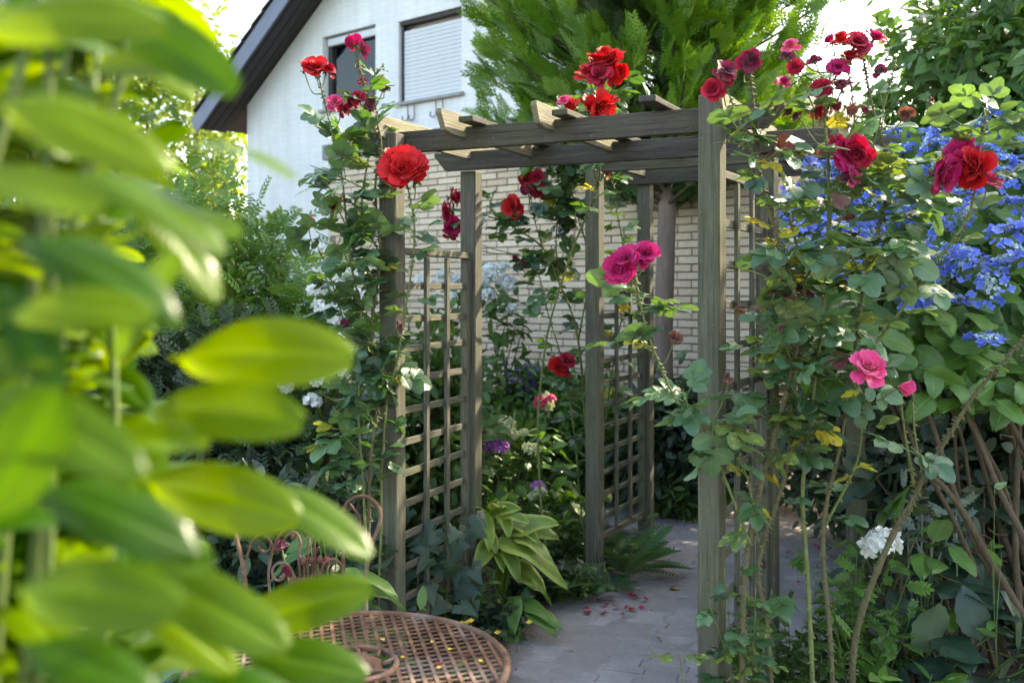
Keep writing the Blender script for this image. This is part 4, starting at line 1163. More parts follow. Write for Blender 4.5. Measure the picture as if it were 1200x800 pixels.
for a in [(1130, 178, 3.05, 40, 'magenta'), (1150, 198, 2.98, 46, 'red'), (1138, 190, 3.0, 36, 'red'), (1155, 212, 2.99, 30, 'pink'), (1103, 200, 2.98, 44, 'magenta'), (1112, 188, 3.0, 36, 'magenta'),
          (995, 178, 3.14, 44, 'magenta'), (1008, 175, 3.12, 36, 'crimson'), (980, 172, 3.14, 30, 'crimson'), (998, 205, 3.12, 26, 'pink'), (988, 212, 3.12, 18, 'wilt'),
          (838, 103, 3.12, 24, 'crimson'), (850, 84, 3.12, 26, 'wilt'), (880, 68, 3.16, 28, 'wilt'), (848, 92, 3.13, 20, 'crimson'),
          (926, 55, 3.18, 20, 'pink'), (922, 68, 3.18, 18, 'wilt'), (933, 78, 3.18, 18, 'crimson'), (918, 98, 3.18, 18, 'magenta'), (955, 72, 3.2, 16, 'wilt'),
          (1005, 50, 3.16, 26, 'crimson'), (990, 48, 3.16, 22, 'red'), (976, 48, 3.18, 18, 'magenta'), (1026, 45, 3.18, 26, 'magenta'), (998, 68, 3.16, 26, 'crimson'), (1014, 58, 3.16, 18, 'pink'), (982, 80, 3.16, 24, 'magenta'), (987, 102, 3.16, 28, 'wilt'), (962, 105, 3.16, 24, 'crimson'), (948, 110, 3.17, 20, 'magenta'), (995, 125, 3.16, 22, 'brown'), (975, 120, 3.16, 22, 'wilt'), (955, 128, 3.17, 20, 'crimson'),
          (922, 128, 3.17, 14, 'wilt'), (935, 136, 3.17, 13, 'wilt'), (1033, 84, 3.18, 16, 'wilt'), (1090, 118, 3.1, 10, 'brown'), (1065, 132, 3.15, 18, 'brown'),
          (1020, 432, 2.98, 40, 'pink'), (1012, 130, 3.16, 12, 'wilt'),
          (790, 398, 3.05, 20, 'brown'), (855, 442, 3.12, 14, 'brown'), (917, 385, 3.1, 12, 'brown')]:
    rr.flower(*a)
for a in [(724, 312, 3.03, 34, 'magenta'), (735, 304, 3.02, 34, 'magenta'), (757, 297, 3.03, 30, 'magenta'), (748, 302, 3.05, 28, 'magenta')]: rr.flower(*a)
rr.flower(1056, 451, 3.05, 26, 'pink', axis=(0.4, -.4, .5), bud=True); rr.flower(1043, 433, 3.22, 18, 'crimson', bud=True)
rr.done()

# young shoots low on the right trellis
ys = RosePlant('young_rose', P(855, 875, 3.38), 'young rose shoots with small bright leaves at the foot of the trellis')
for (px, py, tx, ty) in ((850, 880, 848, 665), (862, 880, 885, 690), (870, 880, 830, 700), (880, 880, 880, 740), (858, 880, 905, 690)):
    c = ys.cane([(px, py, 3.36), ((px + tx) / 2 + 8, (py + ty) / 2, 3.3), (tx, ty, 3.24)], .003, .0015, thorns=False); ys.dress(c, .3, 1, .045, .10, [('rose', .5), ('rose_dark', .3), ('rose_mottled', .2)])
ys.done()
sh = RosePlant('young_rose', P(806, 850, 3.1), 'single young rose shoot with one lime leaf standing on the path')
c = sh.cane([(806, 910, 3.05), (803, 830, 3.05), (800, 790, 3.03), (796, 766, 3.0)], .003, .0018, thorns=False)
for D in ((-1, -.2, .05), (.7, -.3, .1)): sh.leaf(c[-1], D, (0, 0, 1), .09, 'rose_mottled')
sh.done()

# ------------------------------------------------------------------ trees and hedges behind
def conifer_spray(k):
    """flat branching spray of scale foliage, length 1"""
    r = np.random.default_rng(200 + k); Vs, Fs, As = [], [], []; n = 0
    def blade(p, d, L_, w, zz):
        nonlocal n
        s = np.array((-d[1], d[0], 0)); e = p + d * L_ + np.array((0, 0, zz))
        Vs.append(np.array([p + s * w, e, p - s * w])); Fs.append(np.array([(0, 1, 2)]) + n); As.append(np.array([(.7, .2, 0), (0, 1, 0), (-.7, .2, 0)])); n += 3
    blade(np.zeros(3), np.array((0, 1.0, 0)), 1.0, .022, -.15)
    m_ = 9
    for i in range(m_):
        y = .06 + .88 * i / (m_ - 1); ln = .46 * (1 - (y - .05) * .8) + .07
        for s in (-1, 1):
            a = R(34 + r.uniform(-8, 8)); d = np.array((s * math.sin(a), math.cos(a), 0)); p = np.array((0, y, -.15 * y * y))
            blade(p, d, ln, .024, -.05 * r.random())
            for j in range(2):
                q = p + d * ln * (.25 + .32 * j)
                for s2 in (-1, 1):
                    a2 = math.atan2(d[0], d[1]) + s2 * R(32); d2 = np.array((math.sin(a2), math.cos(a2), 0))
                    blade(q, d2, ln * .42 * (1 - .2 * j), .024, -.03 * r.random())
    return np.concatenate(Vs), np.concatenate(Fs), np.concatenate(As)
T_con = [conifer_spray(k) for k in range(3)]
TX, TZ = gp(779, 7.3)
tree = thing('conifer_tree', (TX, TZ, 0), 'tall feathery green conifer rising over the arches in front of the house', 'tree')
ac = Acc(); tp = np.array([(TX, TZ, -.05), (TX + .005, TZ, .3), (TX - .01, TZ, 1.2), (TX + .02, TZ, 2.4), (TX, TZ, 4.0), (TX, TZ, 7.6)])
tpt = smooth(tp, 10); ac.add(*tube(tpt, np.interp(tpt[:, 2], [0, .2, 1, 4, 7.6], [.105, .08, .072, .055, .01]) * (1 + .05 * vnoise(tpt, 5)), 14)); ac.build('trunk', [M['bark_trunk']], tree)
def crown_r(z): return np.interp(z, [2.15, 2.5, 3.0, 3.6, 4.4, 5.5, 6.8, 7.7], [.5, 1.0, 1.25, 1.4, 1.32, 1.05, .5, .1])
acc_o, acc_b = Acc(), Acc(); CX = TX - .20
nbr = 330
for q in range(nbr):
    z = 2.42 + 5.1 * ((q + rng.random()) / nbr) ** 1.05
    a = q * 2.39996 + rng.normal() * .25
    rad = crown_r(z) * rng.uniform(.62, 1.12) * (1 + .14 * math.sin(3 * a + z * 2.3))
    o = np.array((math.cos(a), math.sin(a), 0)); axis_x = CX if z > 2.6 else TX
    b = np.array((TX, TZ, z - .30 * rad)); e = np.array((axis_x, TZ, z)) + o * rad + np.array((0, 0, .22 * rad))
    mid = (b + e) / 2 + np.array((0, 0, -.06))
    c = smooth([b, mid, e], 6)
    acc_b.add(*tube(c, np.linspace(.016, .004, len(c)), 4, False))
    n = 40 if z < 4.7 else 12
    tt = rng.uniform(.08, 1.0, n) ** .7; idx = (tt * (len(c) - 1)).astype(int); pts = c[idx] + rng.normal(size=(n, 3)) * .05
    D = o * .75 + np.array((0, 0, .8)) + rng.normal(size=(n, 3)) * .30
    U = rng.normal(size=(n, 3)) * .8 + np.array((0, 0, .5)) - o * .3
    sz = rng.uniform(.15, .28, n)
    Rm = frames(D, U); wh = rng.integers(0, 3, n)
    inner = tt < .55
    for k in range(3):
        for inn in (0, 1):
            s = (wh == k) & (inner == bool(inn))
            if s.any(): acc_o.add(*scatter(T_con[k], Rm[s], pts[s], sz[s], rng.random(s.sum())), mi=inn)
acc_b.build('branches', [M['bark']], tree, kind='stuff'); acc_o.build('crown', [M['conifer'], M['conifer_shade']], tree, kind='stuff')

def shrub(name, label, cat, base, c, rad, nclump, per, clump_r, tpls, size, mat, shell=(.55, 1.0), zmin=-.9, group=None, ntwig=40, spread=.7, droop=.2, lump=.2, trunk=None, extra=None, barkm='bark', upbias=.6):
    t = thing(name, (base[0], base[1], 0), label, cat, group)
    p, o, cc = lumpy_points(c, rad, nclump, per, clump_r, shell, zmin, lump, seed=int(abs(c[0] * 10)))
    keep = p[:, 2] > .02; p, o = p[keep], o[keep]
    ac = Acc(); leaf_cloud(ac, tpls, p, o, size, spread, droop, upbias)
    ac.build('foliage', [M[mat]], t, kind='stuff')
    tw = Acc(); ends = cc[rng.permutation(len(cc))[:ntwig]]
    twigs(tw, (base[0], base[1], 0.0), ends, .014 if trunk is None else trunk * .5)
    if trunk: tw.add(*tube(smooth([(base[0], base[1], -.05), (base[0] + .03, base[1], c[2] * .4), (c[0], c[1], c[2])], 6), np.linspace(trunk, trunk * .5, 13), 10))
    tw.build('stems' if trunk is None else 'trunk', [M[barkm]], t, kind='stuff' if trunk is None else None)
    return t

# ivy-clad hedge on the right
iv = thing('ivy_hedge', (3.3, 6.6, 0), 'tall hedge clad in glossy ivy leaves at the right behind the blue flowers', 'hedge')
ac = Acc(); nl = 0
cents = [((2.95, 6.2, 1.7), (.75, .75, 1.75)), ((3.9, 6.0, 2.1), (1.0, 1.0, 2.3)), ((3.6, 5.2, 1.6), (.9, .9, 1.7)), ((4.6, 5.0, 2.0), (1.2, 1.2, 2.2)), ((4.0, 7.2, 2.2), (1.2, 1.1, 2.2))]
for (c, rad) in cents:
    p, o, cc = lumpy_points(c, rad, 420, 11, .22, (.82, 1.05), -.7, .16, seed=int(c[0] * 7)); k = p[:, 2] > .1
    leaf_cloud(ac, T_ivy, p[k], o[k] + np.array((0, 0, -.3)), .105, .45, .7, .35)
ac.build('ivy_leaves', [M['ivy']], iv, kind='stuff')
ac = Acc()
for (c, rad) in cents:
    ends = np.array(c) + rand_unit(26) * np.array(rad) * .95; ends = ends[ends[:, 2] > .4]; twigs(ac, (c[0], c[1], 0), ends, .03, 5)
    ac.add(*tube(smooth([(c[0], c[1], -.1), (c[0] + .1, c[1], c[2] * .5), (c[0], c[1] + .1, c[2])], 5), np.linspace(.09, .04, 11), 8))
ac.build('stems', [M['bark']], iv, kind='stuff')
# wispy shoots sticking out of the hedge top
for q in range(46):
    c, rad = cents[q % 3]; a = rng.uniform(0, 6.28)
    b = np.array(c) + np.array((math.cos(a) * rad[0] * .7, math.sin(a) * rad[1] * .7 - .1, rad[2] * rng.uniform(.55, .9)))
    e = b + np.array((rng.normal() * .18, rng.normal() * .15, rng.uniform(.25, .55))); cv = smooth([b, (b + e) / 2 + rng.normal(size=3) * .05, e], 5)
    ac = Acc(); ac.add(*tube(cv, np.linspace(.005, .002, len(cv)), 4, False), mi=1); pts = cv[rng.integers(2, len(cv), 9)]
    leaf_cloud(ac, T_ovate, pts, rng.normal(size=(9, 3)) + [0, 0, .2], .085, .5, .2, .6); ac.build('shoot', [M['shrub'], M['stem_green']], iv)

shrub('broadleaf_tree', 'yellow green tree top showing past the lower end of the house roof', 'tree', (-7.6, 21, 0), (-7.6, 21, 4.6), (2.2, 2.0, 2.9), 520, 16, .34, T_ovate, .20, 'lime', (.5, 1.05), -.9, trunk=.16)
shrub('broadleaf_tree', 'distant leafy tree seen low between the conifer and the ivy hedge', 'tree', (5.6, 13, 0), (5.6, 13, 2.0), (1.9, 1.5, 2.1), 420, 14, .3, T_ovate, .16, 'shrub_mid', trunk=.14)
shrub('broadleaf_tree', 'green tree behind the foreground laurel at the left edge', 'tree', (-6.2, 10.5, 0), (-6.2, 10.5, 2.6), (2.4, 1.6, 2.7), 480, 14, .3, T_ovate, .16, 'shrub_mid', trunk=.14)

# ------------------------------------------------------------------ left border
shrub('feathery_shrub', 'fresh green shrub with fine feathery leaves left of the white wall', 'shrub', (-1.95, 6.0), (-1.95, 6.0, 1.05), (.95, .75, 1.12), 620, 9, .16, T_pinn, .135, 'shrub', (.6, 1.06), -.75, ntwig=60, upbias=1.0)
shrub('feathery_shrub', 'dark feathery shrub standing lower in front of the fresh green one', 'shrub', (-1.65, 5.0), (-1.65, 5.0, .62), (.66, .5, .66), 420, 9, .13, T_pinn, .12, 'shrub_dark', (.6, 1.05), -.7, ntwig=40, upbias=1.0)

def hydrangea(name, label, base, c, rad, nleaf, size, mat, heads, hmeshes, hs, group=None, zmin=-.5, stems=14, nstem_r=.007, shell=(.7, 1.04), hname='flower_head', barkm='bark', up=.9):
    """bush with individual leaves; heads = list of (x,y,z,scale)"""
    t = thing(name, (base[0], base[1], 0), label, 'hydrangea', group)
    me = leaf_meshes('leaf', T_hyd, M[mat])
    d = rand_unit(nleaf * 4); d = d[d[:, 2] > zmin][:nleaf]
    rr_ = rng.uniform(shell[0], shell[1], len(d)); k = 1 + .12 * vnoise(d, 3.5, 3)
    p = np.array(c) + d * np.array(rad) * (rr_ * k)[:, None]
    keep = p[:, 2] > .05; p, d = p[keep], d[keep]
    order = np.argsort(np.linalg.norm(p - np.array((0, 0, CAMH)), axis=1)); p, d = p[order], d[order]
    extra = Acc()
    for i in range(len(p)):
        D = d[i] * .8 + rng.normal(size=3) * .45 + np.array((0, 0, -.22)); U = np.array((0, 0, up)) + d[i] * .5 + rng.normal(size=3) * .25
        s = size * rng.uniform(.7, 1.2)
        if i < 290: place_leaf(me[i % 4], t, p[i] - nrm(D) * s * .4, D, U, s)
        else: extra.add(*scatter(T_hyd[i % 4], frames(np.array([D]), np.array([U])), np.array([p[i] - nrm(D) * s * .4]), [s], [rng.random()]))
    if extra.n: extra.build('leaf_mass', [M[mat]], t, kind='stuff')
    for q in range(stems):
        e = p[rng.integers(0, len(p))]; b = np.array((base[0], base[1], 0)) + rng.normal(size=3) * [.10, .08, 0]
        cv = smooth([b, (b + e) / 2 + rng.normal(size=3) * .06, e], 6); ac = Acc(); ac.add(*tube(cv, np.linspace(nstem_r * 1.3, nstem_r * .5, len(cv)), 6)); ac.build('stem', [M[barkm]], t)
    for (x, y, z, s) in heads:
        ax = nrm(np.array((rng.normal() * .22, -.25 + rng.normal() * .2, 1.0))); X = frames(np.array([rng.normal(size=3)]), np.array([ax]))[0] * (hs * s)
        Mx = Matrix(X.tolist()).to_4x4(); Mx.translation = Vector((x, y, z)); obj(hname, random.choice(hmeshes), t, Mx)
    return t
def head_mesh(fn, mats, seeds, **kw): return [fn(s, **kw).mesh('flower_head', mats) for s in seeds]
H_white = head_mesh(mophead, [M['white'], M['stem_green']], (1, 2, 3)); H_purple = head_mesh(mophead, [M['purple'], M['stem_green']], (4, 5), n=50)
H_cream = head_mesh(mophead, [M['cream'], M['stem_green']], (6, 7), n=46, flat=.5); H_pink = head_mesh(mophead, [M['pink'], M['stem_green']], (8,), n=40)
H_blue = head_mesh(lacecap, [M['blue'], M['blue_bud'], M['stem_green']], (11, 12, 13, 14))

def at(px, py, Z, s): return (*P(px, py, Z), s)
hydrangea('white_hydrangea', 'white hydrangea bush flowering beyond the rose post on the left', P(400, 700, 5.1), (*gp(398, 5.15), .82), (.36, .32, .86), 300, .12, 'hydrangea',
          [at(x, y, z - 1.02, s) for x, y, z, s in ((388, 318, 6.0, 1), (400, 328, 5.9, 1.1), (412, 322, 5.95, 1), (372, 340, 5.9, .9), (380, 362, 5.85, 1.1), (398, 368, 5.8, 1), (378, 415, 5.75, 1.1), (392, 412, 5.75, .9), (400, 417, 5.7, 1.2), (378, 438, 5.7, 1.2), (395, 436, 5.65, 1.1), (408, 395, 5.7, .9), (334, 448, 5.7, .9), (366, 470, 5.65, .8), (420, 350, 5.8, 1))], H_white, .048)
hydrangea('white_hydrangea', 'white flowering bush against the brick wall behind the first trellis', P(560, 560, 7.7), (*gp(560, 7.75), .85), (.42, .4, .95), 230, .13, 'shrub_mid',
          [at(x, y, z, s) for x, y, z, s in ((573, 318, 7.1, 1.2), (585, 325, 7.4, 1), (596, 332, 7.4, 1.2), (566, 330, 7.35, 1), (572, 345, 7.3, 1), (520, 322, 7.4, 1), (535, 328, 7.4, 1), (508, 335, 7.3, 1), (528, 350, 7.3, 1.1), (590, 312, 7.4, .8), (493, 330, 7.35, 1), (600, 362, 7.3, .8))], H_white, .046)
hydrangea('purple_hydrangea', 'low hydrangea with purple and cream heads behind the hosta', P(588, 600, 5.9), (*gp(595, 5.9), .38), (.42, .30, .42), 240, .10, 'hydrangea',
          [], H_purple, .05)
T_ = bpy.data.objects['purple_hydrangea']
for (x, y, Z, s, hm) in ((568, 502, 5.6, .034, H_purple), (587, 522, 5.55, .042, H_purple), (572, 524, 5.55, .036, H_purple), (591, 496, 5.7, .055, H_cream), (602, 508, 5.65, .03, H_cream), (614, 506, 5.65, .025, H_cream), (622, 526, 5.6, .045, H_cream), (570, 552, 5.5, .04, H_cream), (631, 570, 5.5, .034, H_purple), (631, 578, 5.48, .045, H_cream), (641, 470, 6.0, .05, H_cream), (633, 471, 5.95, .035, H_pink), (646, 467, 5.95, .028, H_pink)):
    X = frames(np.array([rng.normal(size=3)]), np.array([[.1, -.4, 1.0]]))[0] * s; Mx = Matrix(X.tolist()).to_4x4(); Mx.translation = Vector(P(x, y, Z)); obj('flower_head', random.choice(hm), T_, Mx)
    e = P(x, y, Z) - [0, 0, .02]; b = np.array((*gp(600, 5.9), .05)); a2 = Acc(); cv = smooth([b, (b + e) / 2 + [0, .05, .05], e], 5); a2.add(*tube(cv, .003, 5)); a2.build('stem', [M['stem_green']], T_)

# dark understorey behind the chair and beside the trellis
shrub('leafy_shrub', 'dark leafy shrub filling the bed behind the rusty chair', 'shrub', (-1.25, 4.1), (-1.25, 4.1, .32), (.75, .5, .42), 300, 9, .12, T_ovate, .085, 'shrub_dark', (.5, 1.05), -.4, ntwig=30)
shrub('leafy_shrub', 'mid green leafy shrub seen through the first trellis', 'shrub', (-.44, 5.6), (-.44, 5.65, .62), (.27, .35, .74), 300, 9, .12, T_ovate, .085, 'shrub_mid', (.5, 1.05), -.8, ntwig=36)
shrub('leafy_shrub', 'low bush below the brick wall beyond the purple hydrangea', 'shrub', (.1, 7.9), (.1, 7.95, .42), (.62, .35, .5), 330, 9, .12, T_ovate, .095, 'shrub_mid', (.5, 1.05), -.6, ntwig=30)
shrub('leafy_shrub', 'bushy plant in the bed by the wall left of the second arch', 'shrub', (.55, 7.35), (.55, 7.4, .40), (.45, .35, .46), 300, 9, .11, T_ovate, .085, 'hydrangea', (.5, 1.05), -.6, ntwig=30)
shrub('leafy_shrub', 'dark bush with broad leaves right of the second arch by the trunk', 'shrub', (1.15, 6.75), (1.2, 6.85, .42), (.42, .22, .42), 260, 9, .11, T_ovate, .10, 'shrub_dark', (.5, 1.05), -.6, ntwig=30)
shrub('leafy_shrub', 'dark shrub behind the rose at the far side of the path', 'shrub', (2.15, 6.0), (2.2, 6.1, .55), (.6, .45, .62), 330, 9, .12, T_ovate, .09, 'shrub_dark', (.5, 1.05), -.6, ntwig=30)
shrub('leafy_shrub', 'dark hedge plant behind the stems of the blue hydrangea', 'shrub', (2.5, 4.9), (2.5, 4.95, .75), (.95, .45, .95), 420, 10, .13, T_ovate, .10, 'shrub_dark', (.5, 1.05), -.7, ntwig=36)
shrub('leafy_shrub', 'bushy green shrub in the bed left of the feathery shrub', 'shrub', (-3.2, 6.6), (-3.2, 6.6, 1.0), (1.1, .8, 1.2), 420, 10, .2, T_ovate, .11, 'shrub_mid', (.6, 1.05), -.7, ntwig=36)
for (px, Z, h, lab) in ((560, 7.2, .95, 'leafy stems rising in the bed just right of the first trellis'), (610, 6.9, .78, 'upright pale leafy perennial below the lavender spikes')):
    x, y = gp(px, Z); t = thing('perennial_plant', (x, y, 0), lab, 'plant')
    for q in range(16):
        e = np.array((x + rng.normal() * .2, y + rng.normal() * .12, h * rng.uniform(.6, 1.05))); b = np.array((x + rng.normal() * .08, y + rng.normal() * .06, .0)); cv = smooth([b, (b + e) / 2 + rng.normal(size=3) * .02, e], 7)
        ac = Acc(); ac.add(*tube(cv, np.linspace(.004, .002, len(cv)), 4, False), mi=1); n = 20; ii = rng.integers(3, len(cv), n)
        leaf_cloud(ac, T_lance + T_ovate, cv[ii], rng.normal(size=(n, 3)) * [1, 1, .3] + [0, 0, .3], .085, .3, .15, .7); ac.build('leafy_stem', [M['hydrangea'], M['stem_green']], t)

# lavender spikes by the wall
x, y = gp(612, 7.9); t = thing('lavender_plant', (x, y, 0), 'lavender spikes against the brick wall between the arches', 'lavender')
for q in range(17):
    b = np.array((x + rng.normal() * .1, y + rng.normal() * .05, .3)); e = P(rng.uniform(590, 634), rng.uniform(415, 440), 7.8); b[2] = 0
    cv = smooth([b, (b + e) / 2 + rng.normal(size=3) * .03, e], 8); ac = Acc(); ac.add(*tube(cv, .0025, 4, False), mi=1); n = 26
    tt = rng.uniform(.80, 1, n); i0 = np.minimum((tt * (len(cv) - 1)).astype(int), len(cv) - 1)
    leaf_cloud(ac, T_oval, cv[i0] + rng.normal(size=(n, 3)) * .006, rng.normal(size=(n, 3)) + [0, 0, .5], .026, .5, 0, .5); ac.build('flower_spike', [M['lavender'], M['stem_green']], t)

# ------------------------------------------------------------------ blue lacecap hydrangea on the right
bh = thing('blue_hydrangea', P(1090, 760, 3.9), 'large lacecap hydrangea covered in blue flowers at the right of the path', 'hydrangea')
bme_ = leaf_meshes('leaf', T_hyd, M['hydrangea'])
BC, BR = np.array((*gp(1130, 4.15), 1.42)), np.array((.92, .55, .62))
heads = []
tries = 0
while len(heads) < 92 and tries < 6000:
    tries += 1
    px = rng.uniform(925, 1290); top = np.interp(px, [925, 960, 1040, 1100, 1200, 1300], [235, 200, 165, 150, 140, 150]); bot = np.interp(px, [925, 1000, 1080, 1160, 1300], [280, 300, 300, 285, 290])
    py = rng.uniform(top, bot + 20); f = (py - top) / (bot + 20 - top); Z = 4.35 - .75 * f + rng.normal() * .05
    p = P(px, py, Z)
    if all(np.linalg.norm(p - h) > .125 for h in heads): heads.append(p)
for (px, py, Z) in ((1075, 350, 3.55), (1112, 348, 3.55), (1160, 335, 3.5), (1155, 395, 3.5), (1095, 345, 3.5), (935, 345, 3.8), (938, 395, 3.9), (1100, 300, 3.6), (1040, 320, 3.7), (1190, 290, 3.5)): heads.append(P(px, py, Z))
for p in heads:
    ax = nrm(np.array((rng.normal() * .18, -.20 + rng.normal() * .18, 1.0))); s = rng.uniform(.060, .088)
    X = frames(np.array([rng.normal(size=3)]), np.array([ax]))[0] * s; Mx = Matrix(X.tolist()).to_4x4(); Mx.translation = Vector(p); obj('flower_head', random.choice(H_blue), bh, Mx)
lp = []
while len(lp) < 720:
    px = rng.uniform(920, 1310); top = np.interp(px, [925, 960, 1040, 1100, 1200, 1300], [240, 205, 172, 158, 150, 150]); bot = np.interp(px, [920, 980, 1040, 1080, 1200, 1310], [420, 430, 440, 470, 470, 470])
    py = rng.uniform(top, bot); f = (py - top) / (bot - top); Z = 4.40 - .85 * min(1, f * 1.25) + rng.uniform(-.05, .28)
    lp.append((P(px, py, Z), f))
lp.sort(key=lambda a: a[0][1]); extra = Acc()
for i, (p, f) in enumerate(lp):
    o = np.array((rng.normal() * .6, -.7, .25)); D = o * [1.2, .55, .4] + rng.normal(size=3) * .35 + [0, 0, -.45]; U = np.array((0, -.8, .75)) + rng.normal(size=3) * .28; s = rng.uniform(.10, .16)
    if i < 290: place_leaf(bme_[i % 4], bh, p, D, U, s)
    else: extra.add(*scatter(T_hyd[i % 4], frames(np.array([D]), np.array([U])), np.array([p]), [s], [rng.random()]))
extra.build('leaf_mass', [M['hydrangea']], bh, kind='stuff')
base0 = P(1150, 790, 4.0); base0[2] = 0
for q in range(9):
    e = P(rng.uniform(980, 1290), rng.uniform(300, 420), rng.uniform(3.7, 4.2)); b = base0 + rng.normal(size=3) * [.22, .12, 0] + [0.12, 0, 0]
    mid = b * .5 + e * .5 + rng.normal(size=3) * [.06, .06, .03] + [0.05, 0, -.04]
    cv = smooth([b, mid, e], 9); ac = Acc(); r0 = rng.uniform(.006, .012); ac.add(*tube(cv + vnoise(cv, 11, q)[:, None] * .008, np.linspace(r0 * 1.3, r0 * .55, len(cv)) * (1 + .12 * np.sin(np.arange(len(cv)) * 2.2)), 7)); ac.build('stem', [M['bark']], bh)
for ctrl in ([(1215, 745, 3.6), (1160, 655, 3.6), (1115, 580, 3.6), (1085, 545, 3.62), (1050, 470, 3.7)], [(1205, 770, 3.7), (1180, 700, 3.65), (1135, 620, 3.62), (1100, 520, 3.6), (1075, 450, 3.62)], [(1235, 690, 3.55), (1195, 620, 3.55), (1165, 560, 3.58), (1130, 480, 3.6)], [(1185, 780, 3.8), (1150, 690, 3.75), (1140, 655, 3.7), (1090, 560, 3.7)], [(1260, 780, 3.7), (1240, 600, 3.7), (1185, 500, 3.7), (1170, 440, 3.7)], [(1200, 790, 3.75), (1190, 650, 3.75), (1193, 540, 3.72), (1195, 440, 3.7)]):
    cv = smooth([P(*c) for c in ctrl], 9); ac = Acc(); ac.add(*tube(cv + vnoise(cv, 11, len(ctrl))[:, None] * .006, np.linspace(.015, .008, len(cv)) * (1 + .10 * np.sin(np.arange(len(cv)) * 2.6)), 8)); ac.build('stem', [M['bark']], bh)
for q in range(20):
    b = P(rng.uniform(1060, 1200), rng.uniform(480, 720), rng.uniform(3.55, 3.8)); e = b + np.array((rng.normal() * .10, rng.normal() * .05, rng.uniform(-.06, .14))); ac = Acc(); cv = smooth([b, (b + e) / 2 + rng.normal(size=3) * .015, e], 4); ac.add(*tube(cv, np.linspace(.004, .0015, len(cv)), 5)); ac.build('twig', [M['bark']], bh)

# white mophead on its own bush, big dark leaves below
t = hydrangea('white_hydrangea', 'low hydrangea with a single white mophead by the thorny rose cane', P(1050, 800, 3.75), (*gp(1075, 3.75), .45), (.22, .18, .32), 34, .13, 'hydrangea', [at(1032, 637, 3.42, 1)], H_white, .056, stems=8)
x, y = gp(1075, 3.8); 
hydrangea('broadleaf_plant', 'clump of very large dark green leaves below the hydrangea stems', P(1130, 800, 3.6), (*gp(1130, 3.6), .12), (.42, .26, .36), 46, .21, 'hydrangea_dark', [], H_white, 1, zmin=-.1, stems=8, barkm='stem_green', up=1.2)
hydrangea('broadleaf_plant', 'dark large leaved plant between the rose canes and brown stems', P(1080, 740, 4.1), (*gp(1080, 4.1), .55), (.40, .2, .45), 60, .16, 'hydrangea_dark', [], H_white, 1, zmin=-.6, stems=8, up=1.0)
# silver foliage
x, y = gp(1090, 4.0); t = thing('silver_ragwort', (x, y, 0), 'silvery cut-leaved plant in the shade under the blue hydrangea', 'plant')
def cut_leaf():
    Vs, Fs, As = [], [], []; k = 0
    for i in range(5):
        for s in (-1, 1):
            V, F, A = leaf_tpl(1, .45, 4, 3, 'oval', .1, .1); V = rotz(V * (.32 - .03 * abs(i - 2)), s * R(-48)) + np.array((0, .1 + .17 * i, 0)); Vs.append(V); Fs.append(F + k); As.append(A); k += len(V)
    V, F, A = leaf_tpl(1, .25, 5, 3, 'oval', .1, .15); Vs.append(V); Fs.append(F + k); As.append(A)
    return np.concatenate(Vs), np.concatenate(Fs), np.concatenate(As)
T_cut = [cut_leaf()]; sme = leaf_meshes('leaf', T_cut, M['silver'])
for q in range(46):
    p = P(rng.uniform(1055, 1130), rng.uniform(570, 650), rng.uniform(3.75, 3.95)); place_leaf(sme[0], t, p, rng.normal(size=3) * [1, .6, .4] + [0, -.4, .4], np.array((0, -.4, 1)) + rng.normal(size=3) * .4, rng.uniform(.06, .1))
for q in range(7):
    e = P(rng.uniform(1060, 1125), rng.uniform(580, 640), 3.85); ac = Acc(); cv = smooth([(x + rng.normal() * .05, y, 0), (np.array((x, y, 0)) + e) / 2 + rng.normal(size=3) * .03, e], 5); ac.add(*tube(cv, .004, 5)); ac.build('stem', [M['silver']], t)

# herb with cut leaves among the canes
def herb(name, label, px, Z, h, w, n, tpls, size, mat, cat='plant', lean=0.0, per=12, stemm='stem_green'):
    x, y = gp(px, Z); t = thing(name, (x, y, 0), label, cat)
    for q in range(n):
        e = np.array((x + rng.normal() * w + lean, y + rng.normal() * w * .6, max(.05, h * rng.uniform(.45, 1.05)))); b = np.array((x + rng.normal() * w * .35, y + rng.normal() * w * .25, 0.0)); cv = smooth([b, (b + e) / 2 + rng.normal(size=3) * .02, e], 6)
        ac = Acc(); ac.add(*tube(cv, np.linspace(.003, .0015, len(cv)), 4, False), mi=1); ii = rng.integers(3, len(cv), per)
        leaf_cloud(ac, tpls, cv[ii], rng.normal(size=(per, 3)) * [1, 1, .25] + [0, 0, .2], size, .3, .1, .8); ac.build('leafy_stem', [M[mat], M[stemm]], t)
    return t
herb('herb_clump', 'bright cut-leaved herb growing between the thorny canes', 1000, 3.55, .62, .09, 18, T_cut, .085, 'hydrangea')
herb('herb_clump', 'leafy weeds at the foot of the thick thorny cane', 1010, 3.7, .34, .16, 22, T_ovate, .07, 'shrub_mid')
herb('herb_clump', 'green herb sprouting at the base of the middle canes', 940, 3.6, .36, .10, 16, T_cut, .07, 'shrub_mid')
herb('herb_clump', 'broad leaved weeds along the path edge under the big rose', 1090, 3.25, .26, .16, 20, T_ovate, .09, 'hydrangea')
herb('hydrangea_shoot', 'leafy sprig with fresh green leaves on the brown stems', 1172, 3.45, .98, .02, 3, T_ovate, .07, 'hydrangea', per=5)

